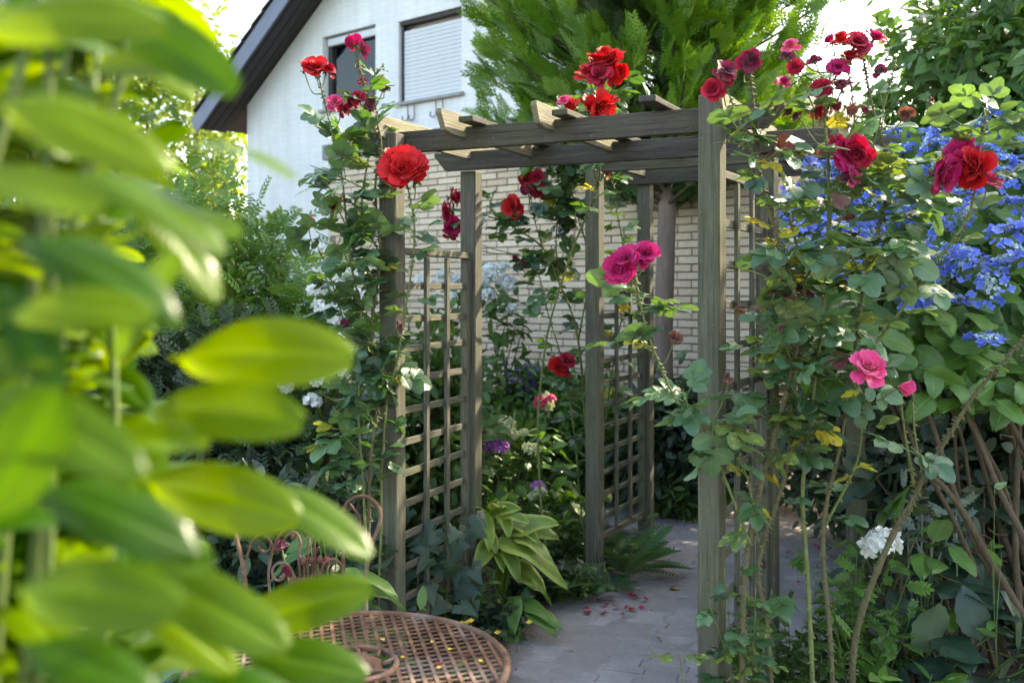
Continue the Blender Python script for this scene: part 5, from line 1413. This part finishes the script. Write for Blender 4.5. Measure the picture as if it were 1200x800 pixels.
# ------------------------------------------------------------------ hosta, ferns, ground cover
def ribbed_leaf(k):
    V, F, A = leaf_tpl(1, .62 - .04 * k, 13, 9, 'heart', .22, .25 + .12 * k, .03, 0, 0, k)
    V[:, 2] += .012 * np.cos(A[:, 0] * 16) * np.sin(np.clip(A[:, 1], 0, 1) * math.pi)
    return V, F, A
T_hos = [ribbed_leaf(k) for k in range(3)]
hs = thing('hosta_plant', P(590, 705, 4.78), 'hosta with pale edged yellow green leaves beside the arch post', 'hosta')
hm = leaf_meshes('leaf', T_hos, M['hosta'])
hb = P(588, 705, 4.8); hb[2] = .02
HL = [((575, 600), (600, 585)), ((580, 610), (625, 605)), ((590, 610), (655, 612)), ((590, 625), (660, 625)), ((585, 630), (670, 645)), ((580, 640), (625, 660)), ((575, 640), (600, 655)), ((600, 640), (650, 650)), ((570, 620), (590, 640)), ((600, 660), (650, 690)), ((565, 600), (585, 640)), ((588, 600), (600, 618)), ((600, 620), (648, 600)),
      ((590, 722), (608, 770)), ((575, 700), (600, 725)), ((570, 610), (560, 640)), ((610, 635), (665, 655)), ((560, 650), (540, 680)), ((580, 615), (570, 590)), ((595, 615), (640, 590)), ((590, 605), (615, 590)), ((572, 605), (560, 580)), ((580, 598), (590, 575)), ((600, 612), (640, 618)), ((575, 632), (560, 665)), ((592, 640), (612, 672)), ((605, 628), (655, 634))]
for (b, e) in HL:
    Z = 4.55 + rng.normal() * .06; p0 = P(*b, Z + .10); p1 = P(*e, Z - .05); D = p1 - p0; ln = max(np.linalg.norm(D), .15) * rng.uniform(.72, .95)
    U = np.array((.05, -.45, .9)) + rng.normal(size=3) * .3
    place_leaf(hm[rng.integers(0, 3)], hs, p0, D, U, ln)
    cv = smooth([hb, (hb + p0) / 2 + [0, 0, .03], p0], 5); ac = Acc(); ac.add(*tube(cv, np.linspace(.006, .0045, len(cv)), 5)); ac.build('leaf_stalk', [M['hosta']], hs)
for (px, Z, lab, mat, n, ln, tall) in ((318, 3.7, 'blue green hosta in the shade behind the rusty chair', 'hosta_blue', 15, .24, .42), (600, 4.5, 'green hosta leaves low at the path edge below the pale hosta', 'hydrangea', 9, .17, .18), (255, 3.4, 'blue green hosta at the left beneath the laurel leaves', 'hosta_blue', 12, .22, .35), (398, 3.75, 'pale green hosta between the chair back and the rose post', 'hydrangea', 12, .17, .62)):
    x, y = gp(px, Z); t = thing('hosta_plant', (x, y, 0), lab, 'hosta'); hm2 = leaf_meshes('leaf', T_hos, M[mat])
    for q in range(n):
        a = rng.uniform(0, 6.28); o = np.array((math.cos(a), math.sin(a), 0)); p0 = np.array((x, y, 0)) + o * rng.uniform(.05, .14) + [0, 0, tall * rng.uniform(.5, 1.05)]
        place_leaf(hm2[q % 3], t, p0, o + [0, 0, rng.uniform(-.3, .25)], np.array((0, -.2, 1)) + rng.normal(size=3) * .15, ln * rng.uniform(.75, 1.15))
        cv = smooth([(x, y, 0), (np.array((x, y, 0)) + p0) / 2 + o * -.01, p0], 4); ac = Acc(); ac.add(*tube(cv, .004, 5)); ac.build('leaf_stalk', [M[mat]], t)
def fern_tpl():
    Vs, Fs, As = [], [], []; k = 0
    for i in range(15):
        y = .14 + .84 * i / 14; ln = .30 * math.sin(math.pi * min(1, (.18 + .82 * (1 - i / 15)))) * (1 - .3 * i / 15) + .03
        for s in (-1, 1):
            V, F, A = leaf_tpl(1, .24, 4, 3, 'lance', .1, .15); V = rotz(V * ln, s * R(-66)) + np.array((0, y, .25 * y - .5 * y * y)); Vs.append(V); Fs.append(F + k); As.append(A); k += len(V)
    yy = np.linspace(0, 1, 8); V, F, A = tube(np.stack([0 * yy, yy, .25 * yy - .5 * yy * yy], -1), np.linspace(.01, .003, 8), 4, False); Vs.append(V); Fs.append(F + k); As.append(A * 0)
    return np.concatenate(Vs), np.concatenate(Fs), np.concatenate(As)
fm = leaf_meshes('frond', [fern_tpl()], M['fern'])
for (px, Z, n, ln, lab) in ((735, 5.35, 22, .30, 'green fern at the foot of the second arch panel'), (715, 5.05, 10, .17, 'small fern between the arch post and the path'), (655, 4.95, 14, .22, 'fern at the path edge right of the pale hosta')):
    x, y = gp(px, Z); t = thing('fern_plant', (x, y, 0), lab, 'fern')
    for q in range(n):
        a = q * 2.4; o = np.array((math.cos(a), math.sin(a), 0)); place_leaf(fm[0], t, np.array((x, y, .01)) + o * .015, o + [0, 0, rng.uniform(.35, 1.3)], np.array((0, 0, 1)) - o * .6, ln * rng.uniform(.75, 1.2), 'frond')
herb('groundcover_plant', 'low dark ground cover along the left path edge', 625, 4.95, .22, .17, 40, T_oval, .05, 'shrub_dark', 'plant')
herb('groundcover_plant', 'dark leafy plants spilling onto the path below the fern', 668, 4.95, .16, .12, 30, T_oval, .045, 'shrub_mid', 'plant')
herb('groundcover_plant', 'leafy ground cover in front of the second arch panel', 672, 5.6, .30, .22, 40, T_oval, .055, 'shrub_mid', 'plant')
herb('groundcover_plant', 'low leafy plants between hosta and first arch post', 575, 4.35, .20, .12, 30, T_oval, .05, 'shrub_dark', 'plant')
herb('groundcover_plant', 'small leafy plants under the first trellis panel', 510, 4.35, .30, .16, 40, T_ovate, .06, 'shrub_mid', 'plant')
herb('groundcover_plant', 'leafy plants beside the purple hydrangea stems', 640, 5.9, .38, .18, 34, T_ovate, .07, 'hydrangea', 'plant')
herb('groundcover_plant', 'dark ground cover behind the path at the trunk', 800, 6.7, .30, .22, 40, T_lance, .09, 'shrub_mid', 'plant')
herb('groundcover_plant', 'leafy plants in the bed behind the chair back', 370, 3.55, .42, .22, 40, T_ovate, .08, 'shrub_mid', 'plant')
herb('groundcover_plant', 'dark low leaves at the table edge below the trellis', 470, 3.45, .22, .2, 34, T_ovate, .07, 'shrub_dark', 'plant')
herb('groundcover_plant', 'leafy plants in shade left of the rusty chair', 270, 3.0, .36, .22, 44, T_ovate, .085, 'shrub_mid', 'plant')
herb('groundcover_plant', 'dark leafy plants on the bed at the far left', 200, 3.9, .55, .4, 60, T_ovate, .10, 'shrub_dark', 'plant')
# dark purple columbine-like flowers behind the chair and yellow sorrel at the post
t = thing('purple_flower_plant', P(385, 720, 3.45), 'dark purple tulip-like flowers on thin stems behind the chair back', 'flower')
b0 = P(385, 720, 3.4); b0[2] = 0
for (px, py) in ((362, 622), (330, 640), (395, 640), (385, 660), (360, 660), (336, 668), (405, 625), (373, 660)):
    e = P(px, py, 3.35); cv = smooth([b0 + rng.normal(size=3) * [.05, .03, 0], (b0 + e) / 2 + rng.normal(size=3) * .02, e], 5); ac = Acc(); ac.add(*tube(cv, .0022, 4)); ac.build('flower_stem', [M['stem_green']], t)
    bloom(t, e, (rng.normal() * .3, -.3, 1), .042, 'wilt', False)
t = thing('yellow_sorrel', P(545, 765, 4.2), 'tiny yellow flowers at the foot of the first trellis', 'flower')
b0 = P(548, 765, 4.15); b0[2] = 0; fy = Acc(); fy.add(*scatter(T_flo, frames(np.array([[0, 1.0, 0]]), np.array([[0, 0, 1.0]])), np.zeros((1, 3)), [1], [.3])); fym = fy.mesh('bloom', [M['yellow']])
for (px, py) in ((541, 730), (548, 729), (536, 734), (583, 741), (620, 729), (552, 727)):
    e = P(px, py, 4.1); cv = smooth([b0 * .5 + np.array((e[0], e[1], 0)) * .5, e], 4); ac = Acc(); ac.add(*tube(cv, .0015, 4)); ac.build('flower_stem', [M['stem_green']], t)
    place_leaf(fym, t, e, (0, 1, .3), (0, -.5, 1), .028, 'bloom')
# ivy trailing through the first trellis
t = thing('ivy_plant', (L1[0] + .2, L1[1] + .35, 0), 'dark ivy with large leaves trailing through the foot of the first trellis', 'ivy')
im = leaf_meshes('leaf', T_ivy, M['hydrangea_dark'])
for q in range(46):
    p = P(rng.uniform(478, 556), rng.uniform(590, 705), rng.uniform(4.05, 4.45)); place_leaf(im[q % 4], t, p, rng.normal(size=3) * [.7, .3, .5] + [0, -.3, -.5], np.array((.2, -.8, .5)) + rng.normal(size=3) * .3, rng.uniform(.07, .12))
for q in range(8):
    e = P(rng.uniform(482, 552), rng.uniform(590, 660), 4.3); b = np.array((e[0] + rng.normal() * .08, e[1], 0)); cv = smooth([b, (b + e) / 2 + rng.normal(size=3) * .05, e], 6); ac = Acc(); ac.add(*tube(cv, .003, 5)); ac.build('stem', [M['bark']], t)

# ------------------------------------------------------------------ litter and fallen petals
ac = Acc(); n = 900
lx, ly = rng.uniform(-.6, 2.6, n), rng.uniform(3.0, 7.4, n); lz, lw = ground_h(lx, ly); k = (lw > .35) | (rng.random(n) < .05); lx, ly, lz = lx[k], ly[k], lz[k]; n = len(lx)
U = np.array((0, 0, 1.0)) + rng.normal(size=(n, 3)) * .35
for q in range(3):
    s = rng.integers(0, 3, n) == q; ac.add(*scatter(T_ovate[q], frames(rng.normal(size=(s.sum(), 3)), U[s]), np.stack([lx, ly, np.maximum(lz, 0) + .008], -1)[s], rng.uniform(.015, .04, s.sum()), rng.random(s.sum())))
li = ac.build('leaf_litter', [M['litter']], None, kind='stuff'); tag(li, 'dry leaf litter and bits scattered over the soil and path edge', 'leaf litter')
ac = Acc(); n = 1500; lx, ly = rng.uniform(-.4, 2.4, n), rng.uniform(3.2, 7.2, n); lz, lw = ground_h(lx, ly); k = (lw > .15) & (lw < .98) | (rng.random(n) < .06); lx, ly, lz = lx[k], ly[k], lz[k]; n = len(lx)
oc = (np.array([(1, 0, 0), (-1, 0, 0), (0, 1, 0), (0, -1, 0), (0, 0, .7), (0, 0, -.7)], float), np.array([(0, 2, 4), (2, 1, 4), (1, 3, 4), (3, 0, 4), (2, 0, 5), (1, 2, 5), (3, 1, 5), (0, 3, 5)]), np.zeros((6, 3)))
ac.add(*scatter(oc, frames(rng.normal(size=(n, 3)), rng.normal(size=(n, 3))), np.stack([lx, ly, np.maximum(lz, -.002) + .002], -1), rng.uniform(.003, .010, n), rng.random(n)))
gv = ac.build('gravel', [M['litter']], None, kind='stuff'); tag(gv, 'small soil crumbs and grit along the path edges', 'gravel')
fp = [(707, 712), (716, 706), (724, 712), (738, 702), (742, 697), (731, 716), (712, 720), (752, 712), (700, 707), (726, 722), (772, 665), (792, 690), (738, 694), (962, 646), (968, 650), (958, 640), (975, 655), (940, 660), (935, 685), (928, 648), (985, 660), (745, 715), (760, 706), (690, 718), (682, 716)]
for q, (px, py) in enumerate(fp):
    Z = CAMH * FPX / (py - YH); x, y = gp(px, Z); z = float(ground_h(np.array([x]), np.array([y]))[0][0])
    o = obj('fallen_petal', random.choice(PETS[('crimson', 'magenta', 'wilt')[q % 3]]), None, Matrix.Translation((x, y, max(z, .0) + .012)) @ Matrix.Rotation(rng.uniform(0, 6.28), 4, 'Z') @ Matrix.Rotation(rng.normal() * .25, 4, 'X') @ Matrix.Scale(rng.uniform(.026, .042), 4))
    tag(o, 'fallen crimson rose petal lying on the path', 'petal', 'fallen rose petals on the path')
o = obj('fallen_leaf', RL['rose_yellow'][2], None, Matrix.Translation((*gp(792, 5.05), .015)) @ Matrix.Scale(.08, 4)); tag(o, 'yellow fallen rose leaf on the path beside the fern', 'leaf')

# ------------------------------------------------------------------ rusty table and chair
m, N, L = nt('rusty_metal')
g = node(N, 'ShaderNodeNewGeometry')
n1 = noise(N, L, g.outputs['Position'], 16.0, 6.0, 0.7); n2 = noise(N, L, g.outputs['Position'], 120.0, 3.0); n3 = noise(N, L, g.outputs['Position'], 5.0, 3.0, .6)
col = ramp(N, L, n1, [(0.3, (0.045, 0.022, 0.013)), (0.48, (0.105, 0.048, 0.026)), (0.62, (0.18, 0.095, 0.05)), (0.8, (0.26, 0.185, 0.13))])
col = mixc(N, L, ramp(N, L, n3, [(0.5, (0, 0, 0)), (0.62, (.45, .45, .45))]), col, (0.25, 0.20, 0.165))
col = mixc(N, L, 0.5, col, ramp(N, L, n2, [(0.3, (.6, .6, .6)), (.7, (1.25, 1.2, 1.2))]), 'MULTIPLY')
out(N, L, principled(N, L, col, ramp(N, L, n1, [(0.3, (.42,) * 3), (.7, (.8,) * 3)]), 0.3, bump(N, L, math_(N, L, 'ADD', n1, n2), 0.5, 0.0025))); M['rust'] = m
TC = P(409, 781, 2.18); TC[2] = .72; TR = .352
tb = thing('round_table', (TC[0], TC[1], 0), 'rusty round metal table with lattice top beside the laurel', 'table')
def tcv(*v): return np.array(v, float) + TC
a = np.linspace(0, 2 * math.pi, 73)
for (r_, tr_, dz, nm) in ((TR, .0085, 0.0, 'rim'), (TR - .006, .006, -.022, 'rim')):
    ac = Acc(); ac.add(*tube(np.stack([TC[0] + np.cos(a) * r_, TC[1] + np.sin(a) * r_, np.full_like(a, TC[2] + dz)], -1), tr_, 8, False)); ac.build(nm, [M['rust']], tb)
ri = .105; an = R(12)
for fam in (0, 1):
    th = R(20) if fam == 0 else R(103); dv = np.array((math.cos(th), math.sin(th), 0)); pv = np.array((-dv[1], dv[0], 0))
    nn = 14; pitch = .0255
    for i in range(-nn, nn + 1):
        off = i * pitch
        if abs(off) > TR - .012: continue
        h = math.sqrt(TR ** 2 - off ** 2) - .004
        spans = [(-h, h)]
        if abs(off) < ri - .004:
            hi = math.sqrt(ri ** 2 - off ** 2); spans = [(-h, -hi), (hi, h)]
        for (s0_, s1_) in spans:
            if s1_ - s0_ < .01: continue
            z = .0008 if fam else -.0008
            k = max(2, int((s1_ - s0_) / .02)); ss = np.linspace(s0_, s1_, k + 1)
            wv = 0 * ss
            V = []
            for s_, w_ in zip(ss, wv):
                c = tcv(0, 0, 0) + dv * s_ + pv * off
                for (e, zz) in ((-.0042, 0.0006), (.0042, .0006), (.0042, -.0006), (-.0042, -.0006)): V.append(c + pv * e + np.array((0, 0, z + w_ + zz)))
            V = np.array(V); F = []
            for q in range(k):
                for e in range(4): F.append((q * 4 + e, q * 4 + (e + 1) % 4, q * 4 + 4 + (e + 1) % 4, q * 4 + 4 + e))
            F += [(3, 2, 1, 0), (k * 4, k * 4 + 1, k * 4 + 2, k * 4 + 3)]
            obj('lattice_strip', np_mesh('lattice_strip', V, quads_to_tris(F), None, [M['rust']], smooth=False), tb)
# centre medallion
ac = Acc(); ac.add(*tube(np.stack([TC[0] + np.cos(a) * ri, TC[1] + np.sin(a) * ri, np.full_like(a, TC[2] + .003)], -1), .007, 8, False)); ac.build('centre_ring', [M['rust']], tb)
n = 40; rr0 = np.array([0, .03, .06, .072, .075]); zz0 = np.array([.012, .011, .008, .004, -.004]); V = []; 
for r_, z_ in zip(rr0, zz0):
    for q in range(n):
        an_ = q / n * 2 * math.pi; V.append(tcv(math.cos(an_) * r_, math.sin(an_) * r_, z_ + .0015 * math.sin(an_ * 6) * (r_ > .04)))
F = [(i * n + q, i * n + (q + 1) % n, (i + 1) * n + (q + 1) % n, (i + 1) * n + q) for i in range(4) for q in range(n)]
obj('centre_disc', np_mesh('centre_disc', np.array(V), quads_to_tris(F), None, [M['rust']]), tb)
for q in range(9):
    b = q / 9 * 2 * math.pi; sp_ = [tcv(math.cos(b + t_ * .35) * (.073 + .034 * t_), math.sin(b + t_ * .35) * (.073 + .034 * t_), .003 + .004 * math.sin(t_ * 3.1)) for t_ in np.linspace(0, 1, 5)]
    ac = Acc(); ac.add(*tube(sp_, .004, 6)); ac.build('centre_scroll', [M['rust']], tb)
for q in range(3):
    b = q * 2.094 + .5; o = np.array((math.cos(b), math.sin(b), 0))
    pts = [np.array((TC[0], TC[1], 0)) + o * r_ + np.array((0, 0, z_)) for r_, z_ in ((.30, .70), (.20, .66), (.07, .50), (.05, .38), (.10, .24), (.24, .10), (.30, .012))]
    ac = Acc(); ac.add(*tube(smooth(pts, 6), .010, 8)); ac.build('leg', [M['rust']], tb)
ac = Acc(); ac.add(*tube(np.stack([TC[0] + np.cos(a) * .062, TC[1] + np.sin(a) * .062, np.full_like(a, .44)], -1), .006, 6, False)); ac.build('leg_ring', [M['rust']], tb)

# chair: back seen over the table, seat and legs behind it
CB = P(361, 660, 2.92); CB[2] = 0
ch = thing('garden_chair', (CB[0], CB[1], 0), 'rusty wrought iron chair with scrolled back behind the round table', 'chair')
cr = R(-6); cu = np.array((math.cos(cr), math.sin(cr), 0)); cn = np.array((math.sin(cr), -math.cos(cr), 0))
def cp(px, py, d=0.0):
    """pixel on the chair back plane"""
    t_ = (px - 600) / FPX; s_ = (t_ * CB[1] - CB[0]) / (cu[0] - t_ * cu[1]); q_ = CB + cu * s_
    return np.array((q_[0], q_[1], CAMH + (YH - py) / FPX * q_[1])) + cn * d
def rod(name, pts, r_=.0062, d=0.0, per=7, parent=None):
    c = smooth([cp(x_, y_, d) for x_, y_ in pts], per); ac = Acc(); ac.add(*tube(c, r_, 8)); return ac.build(name, [M['rust']], parent or ch)
for dd in (0.003, -0.005):
    rod('back_frame', [(290, 760), (289, 700), (284, 660), (277, 630), (276, 612), (283, 590), (300, 578), (322, 590), (330, 602), (345, 612), (362, 611), (380, 612), (398, 604), (408, 588), (425, 581), (441, 590), (446, 606), (438, 632), (430, 660), (429, 700), (430, 760)], .0048, dd)
rod('back_arch', [(317, 700), (315, 670), (321, 640), (336, 618), (361, 611), (384, 618), (400, 640), (403, 665), (396, 690), (392, 702)], .0045)
def spiral(cx, cy, r0_, r1_, a0_, a1_, n_=16):
    return [(cx + math.cos(t_) * r_, cy + math.sin(t_) * r_) for t_, r_ in zip(np.linspace(a0_, a1_, n_), np.linspace(r0_, r1_, n_))]
rod('scroll', [(289, 653)] + [(296, 634), (306, 626), (317, 634), (316, 644), (308, 646), (303, 640)], .0038)
rod('scroll', [(431, 648), (424, 630), (412, 624), (402, 630), (403, 640), (411, 640), (414, 633)], .0038)
rod('scroll', [(408, 588), (420, 604), (422, 614), (413, 620), (404, 614)], .0038)
rod('scroll', [(300, 590), (296, 604), (300, 616), (310, 616)], .0038)
rod('scroll', [(352, 676), (350, 650), (352, 635), (346, 624), (336, 628), (333, 636), (339, 638)], .0042)
rod('scroll', [(370, 676), (369, 650), (369, 632), (378, 624), (388, 628), (389, 637), (382, 639)], .0042)
rod('scroll', [(347, 680), (338, 662), (326, 660), (319, 668), (322, 678), (330, 679), (333, 672)], .0042)
rod('scroll', [(374, 680), (380, 660), (392, 655), (402, 664), (400, 674), (390, 673), (388, 666)], .0042)
rod('flower_stalk', [(361, 690), (361, 650), (361, 622)], .0036); rod('flower_stalk', [(365, 690), (368, 655), (374, 640)], .0036); rod('flower_stalk', [(357, 690), (356, 662), (350, 650)], .0036)
for (x_, y_) in ((361, 620), (366, 656), (356, 657), (375, 656), (344, 628), (378, 628)):
    c = cp(x_, y_); V, F, A = tube(np.stack([np.full(6, c[0]), np.full(6, c[1]), c[2] + np.linspace(-.012, .016, 6)], -1), [.003, .008, .0095, .009, .006, .001], 8); ac = Acc(); ac.add(V, F, A); ac.build('cast_bud', [M['rust']], ch)
# basket plate at the foot of the ornament
pl = [(340, 676), (384, 676), (390, 690), (378, 698), (346, 698), (334, 690)]
V = np.array([cp(x_, y_, -.002) for x_, y_ in pl] + [cp(x_, y_, .003) for x_, y_ in pl]); F = [(0, i + 1, i) for i in range(1, 5)] + [(6, 6 + i, 7 + i) for i in range(1, 5)] + [t for i in range(6) for t in ((i, (i + 1) % 6, (i + 1) % 6 + 6), (i, (i + 1) % 6 + 6, i + 6))]
obj('basket_plate', np_mesh('basket_plate', V, np.array(F), None, [M['rust']], False), ch)
# seat, legs
sc_ = CB + cn * .20 + np.array((0, 0, .45))
ac = Acc(); ac.add(*tube(np.stack([sc_[0] + np.cos(a) * .19, sc_[1] + np.sin(a) * .19, np.full_like(a, .45)], -1), .008, 8, False)); ac.build('seat_rim', [M['rust']], ch)
for i in range(-6, 7):
    for fam in (0, 1):
        o_ = i * .028; h = math.sqrt(.188 ** 2 - o_ ** 2); p0 = sc_ + (cu * o_ + cn * -h if fam else cn * o_ + cu * -h); p1 = sc_ + (cu * o_ + cn * h if fam else cn * o_ + cu * h); z_ = .002 * (1 if fam else -1)
        board('seat_strip', p0 + [0, 0, z_], p1 + [0, 0, z_], .010, .0024, M['rust'], ch, bev=0, jit=0, cuts=0)
for (sx_, sn_) in ((-.15, .33), (.15, .33), (-.165, .02), (.165, .02)):
    t0 = CB + cu * sx_ + cn * sn_ + np.array((0, 0, .445)); t1 = CB + cu * sx_ * 1.18 + cn * (sn_ + (.06 if sn_ > .1 else -.06)); ac = Acc(); ac.add(*tube(smooth([t0, (t0 + t1) / 2 + cn * .02, t1], 5), .008, 8)); ac.build('leg', [M['rust']], ch)
for s_ in (-1, 1):
    p0 = cp(290 if s_ < 0 else 430, 755); p1 = CB + cu * s_ * .165 + cn * .02 + np.array((0, 0, .44)); ac = Acc(); ac.add(*tube(smooth([p0, (p0 + p1) / 2, p1], 4), .0065, 8)); ac.build('back_upright', [M['rust']], ch)

# ------------------------------------------------------------------ cherry laurel close to the camera
la = thing('cherry_laurel', (-.62, .72, 0), 'cherry laurel with big glossy sunlit leaves close in the left foreground', 'laurel')
T_lau = [leaf_tpl(1, .50 + .05 * (k % 3), 17, 9, 'laurel', .16 + .10 * (k % 2), .10 + .09 * k, .012, 0, .06, k * 1.7) for k in range(5)]
lm = leaf_meshes('leaf', T_lau, M['laurel'])
KEY = [ # base px, tip px, depth at base, depth at tip, normal
    ((140, 430), (368, 392), .74, .70, (.1, -.75, .6)), ((120, 480), (322, 476), .70, .66, (0, -.85, .7)), ((165, 160), (338, 182), .66, .66, (0, -.35, 1)), ((-60, 110), (145, 140), .50, .48, (0, -.9, .5)),
    ((60, -40), (262, 90), .60, .60, (.3, -1, .2)), ((40, 90), (250, 60), .62, .62, (0, -.8, .6)), ((130, 235), (268, 258), .66, .64, (0, -.5, 1)), ((110, 470), (192, 306), .66, .64, (-.5, -1, .2)),
    ((165, 560), (320, 592), .74, .72, (.1, -1, .35)), ((285, 570), (416, 600), .84, .80, (0, -.45, .9)), ((120, 590), (232, 650), .62, .58, (.3, -.7, .7)), ((90, 640), (300, 722), .70, .66, (.1, -.8, .6)), ((265, 740), (398, 690), .90, .88, (.2, -.9, .5)), ((240, 765), (408, 772), .84, .82, (0, -.6, .7)),
    ((150, 785), (340, 812), .70, .68, (0, -.5, .9)), ((-30, 620), (48, 500), .50, .46, (.6, -1, .2)), ((-40, 380), (130, 340), .52, .50, (0, -.8, .6)), ((-30, 270), (160, 300), .55, .52, (0, -.6, .9)), ((20, 200), (235, 215), .62, .60, (0, -.5, 1)), ((100, 190), (255, 300), .68, .66, (.3, -.5, .8)),
    ((90, 520), (225, 500), .66, .66, (0, -.5, .9)), ((-30, 450), (120, 510), .50, .47, (0, -.8, .7)), ((-20, 560), (190, 600), .56, .54, (0, -.7, .8)), ((-40, 690), (160, 690), .50, .47, (.1, -.8, .6)), ((-20, 740), (150, 790), .54, .52, (0, -.8, .7)), ((150, 700), (260, 760), .70, .68, (.2, -.8, .6)),
    ((-30, 40), (120, -20), .55, .53, (0, -.9, .4)), ((-40, 200), (100, 230), .48, .46, (0, -.8, .7)), ((0, 330), (60, 440), .56, .54, (.4, -.9, .3)), ((90, 380), (190, 350), .64, .64, (0, -.5, .9)), ((80, 430), (-40, 400), .55, .53, (0, -.8, .6)), ((200, 270), (250, 320), .72, .72, (.4, -.6, .6))]
for (b, e, z0_, z1_, nrm_) in KEY:
    if math.hypot(e[0] - b[0], e[1] - b[1]) > 165: b = (e[0] + (b[0] - e[0]) * .74, e[1] + (b[1] - e[1]) * .74)
    p0 = P(*b, z0_); p1 = P(*e, z1_); D = p1 - p0
    place_leaf(random.choice(lm), la, p0, D, np.array(nrm_) + rng.normal(size=3) * .08, np.linalg.norm(D) * 1.03)
stems = []
for q in range(17):
    px_t = rng.uniform(-220, 170); zt = rng.uniform(.62, 1.05); py_t = rng.uniform(-120, 60)
    b = np.array((-.60 + rng.normal() * .10, .80 + rng.normal() * .08, 0)); e = P(px_t, py_t, zt); cv = smooth([b, (b * .6 + e * .4) + rng.normal(size=3) * .04, (b * .25 + e * .75) + rng.normal(size=3) * .03, e], 9)
    ac = Acc(); ac.add(*tube(cv, np.linspace(.009, .003, len(cv)), 7)); ac.build('stem', [M['stem_green']], la); stems.append(cv)
cnt = 0
for cv in stems:
    n = 26
    for q in range(n):
        i = int(len(cv) * (.40 + .59 * q / n)); i = min(i, len(cv) - 2); p = cv[i]; T = nrm(cv[i + 1] - cv[i]); a_ = q * 2.4 + rng.normal() * .3
        rad = nrm(np.array((math.cos(a_), math.sin(a_), 0)) + .001); D = rad + T * .35 + rng.normal(size=3) * .15; ln = rng.uniform(.07, .105); tip = p + nrm(D) * ln
        tx = 600 + tip[0] / max(tip[1], .1) * FPX; ty = YH - (tip[2] - CAMH) / max(tip[1], .1) * FPX
        lim = np.interp(ty, [0, 100, 200, 330, 450, 600, 700, 800], [235, 225, 210, 170, 200, 210, 230, 300])
        if tx > lim or tip[1] < .34 or p[1] < .34 or cnt > 262: continue
        place_leaf(random.choice(lm), la, p, D, np.array((0, -.15, 1)) + rng.normal(size=3) * .25, ln); cnt += 1

# deeper layer of laurel shoots behind, filling the mass
dens = Acc()
for q in range(620):
    px = rng.uniform(-160, 215); py = rng.uniform(-60, 860); lim = np.interp(py, [0, 110, 200, 330, 450, 600, 700, 800], [215, 205, 185, 150, 175, 175, 190, 250])
    if px > lim: continue
    Z = rng.uniform(.86, 1.25); p = P(px, py, Z); a_ = rng.uniform(0, 6.28)
    D = np.array((math.cos(a_), math.sin(a_) * .8, .15)) + rng.normal(size=3) * .25; U = np.array((0, -.3, 1)) + rng.normal(size=3) * .35; ln = rng.uniform(.09, .13)
    tip = p + nrm(D) * ln; tx = 600 + tip[0] / tip[1] * FPX
    if tx > lim + 25: continue
    dens.add(*scatter(T_lau[q % 5], frames(np.array([D]), np.array([U])), np.array([p]), [ln], [rng.random()]))
dens.build('leaf_mass', [M['laurel']], la, kind='stuff')
# bits fallen on the table top
for (px, py, c) in ((505, 752, 'yellow'), (470, 770, 'yellow'), (530, 760, 'yellow'), (560, 772, 'yellow'), (445, 748, 'yellow'), (518, 780, 'yellow')):
    Z = (CAMH - .724) * FPX / (py - YH); x_, y_ = gp(px, Z); V, F, A = PT[0]
    me = bpy.data.meshes.get('yellow_petal') or np_mesh('yellow_petal', V, F, A, [M[c]])
    o = obj('fallen_petal', me, None, Matrix.Translation((x_, y_, .7235)) @ Matrix.Rotation(rng.uniform(0, 6), 4, 'Z') @ Matrix.Scale(.012, 4)); tag(o, 'tiny yellow petal lying on the rusty table top', 'petal', 'yellow petals on the table')
x_, y_ = gp(515, (CAMH - .724) * FPX / (778 - YH)); o = obj('fallen_petal', PETS['crimson'][1], None, Matrix.Translation((x_, y_, .724)) @ Matrix.Scale(.02, 4)); tag(o, 'single crimson petal lying on the rusty table top', 'petal')
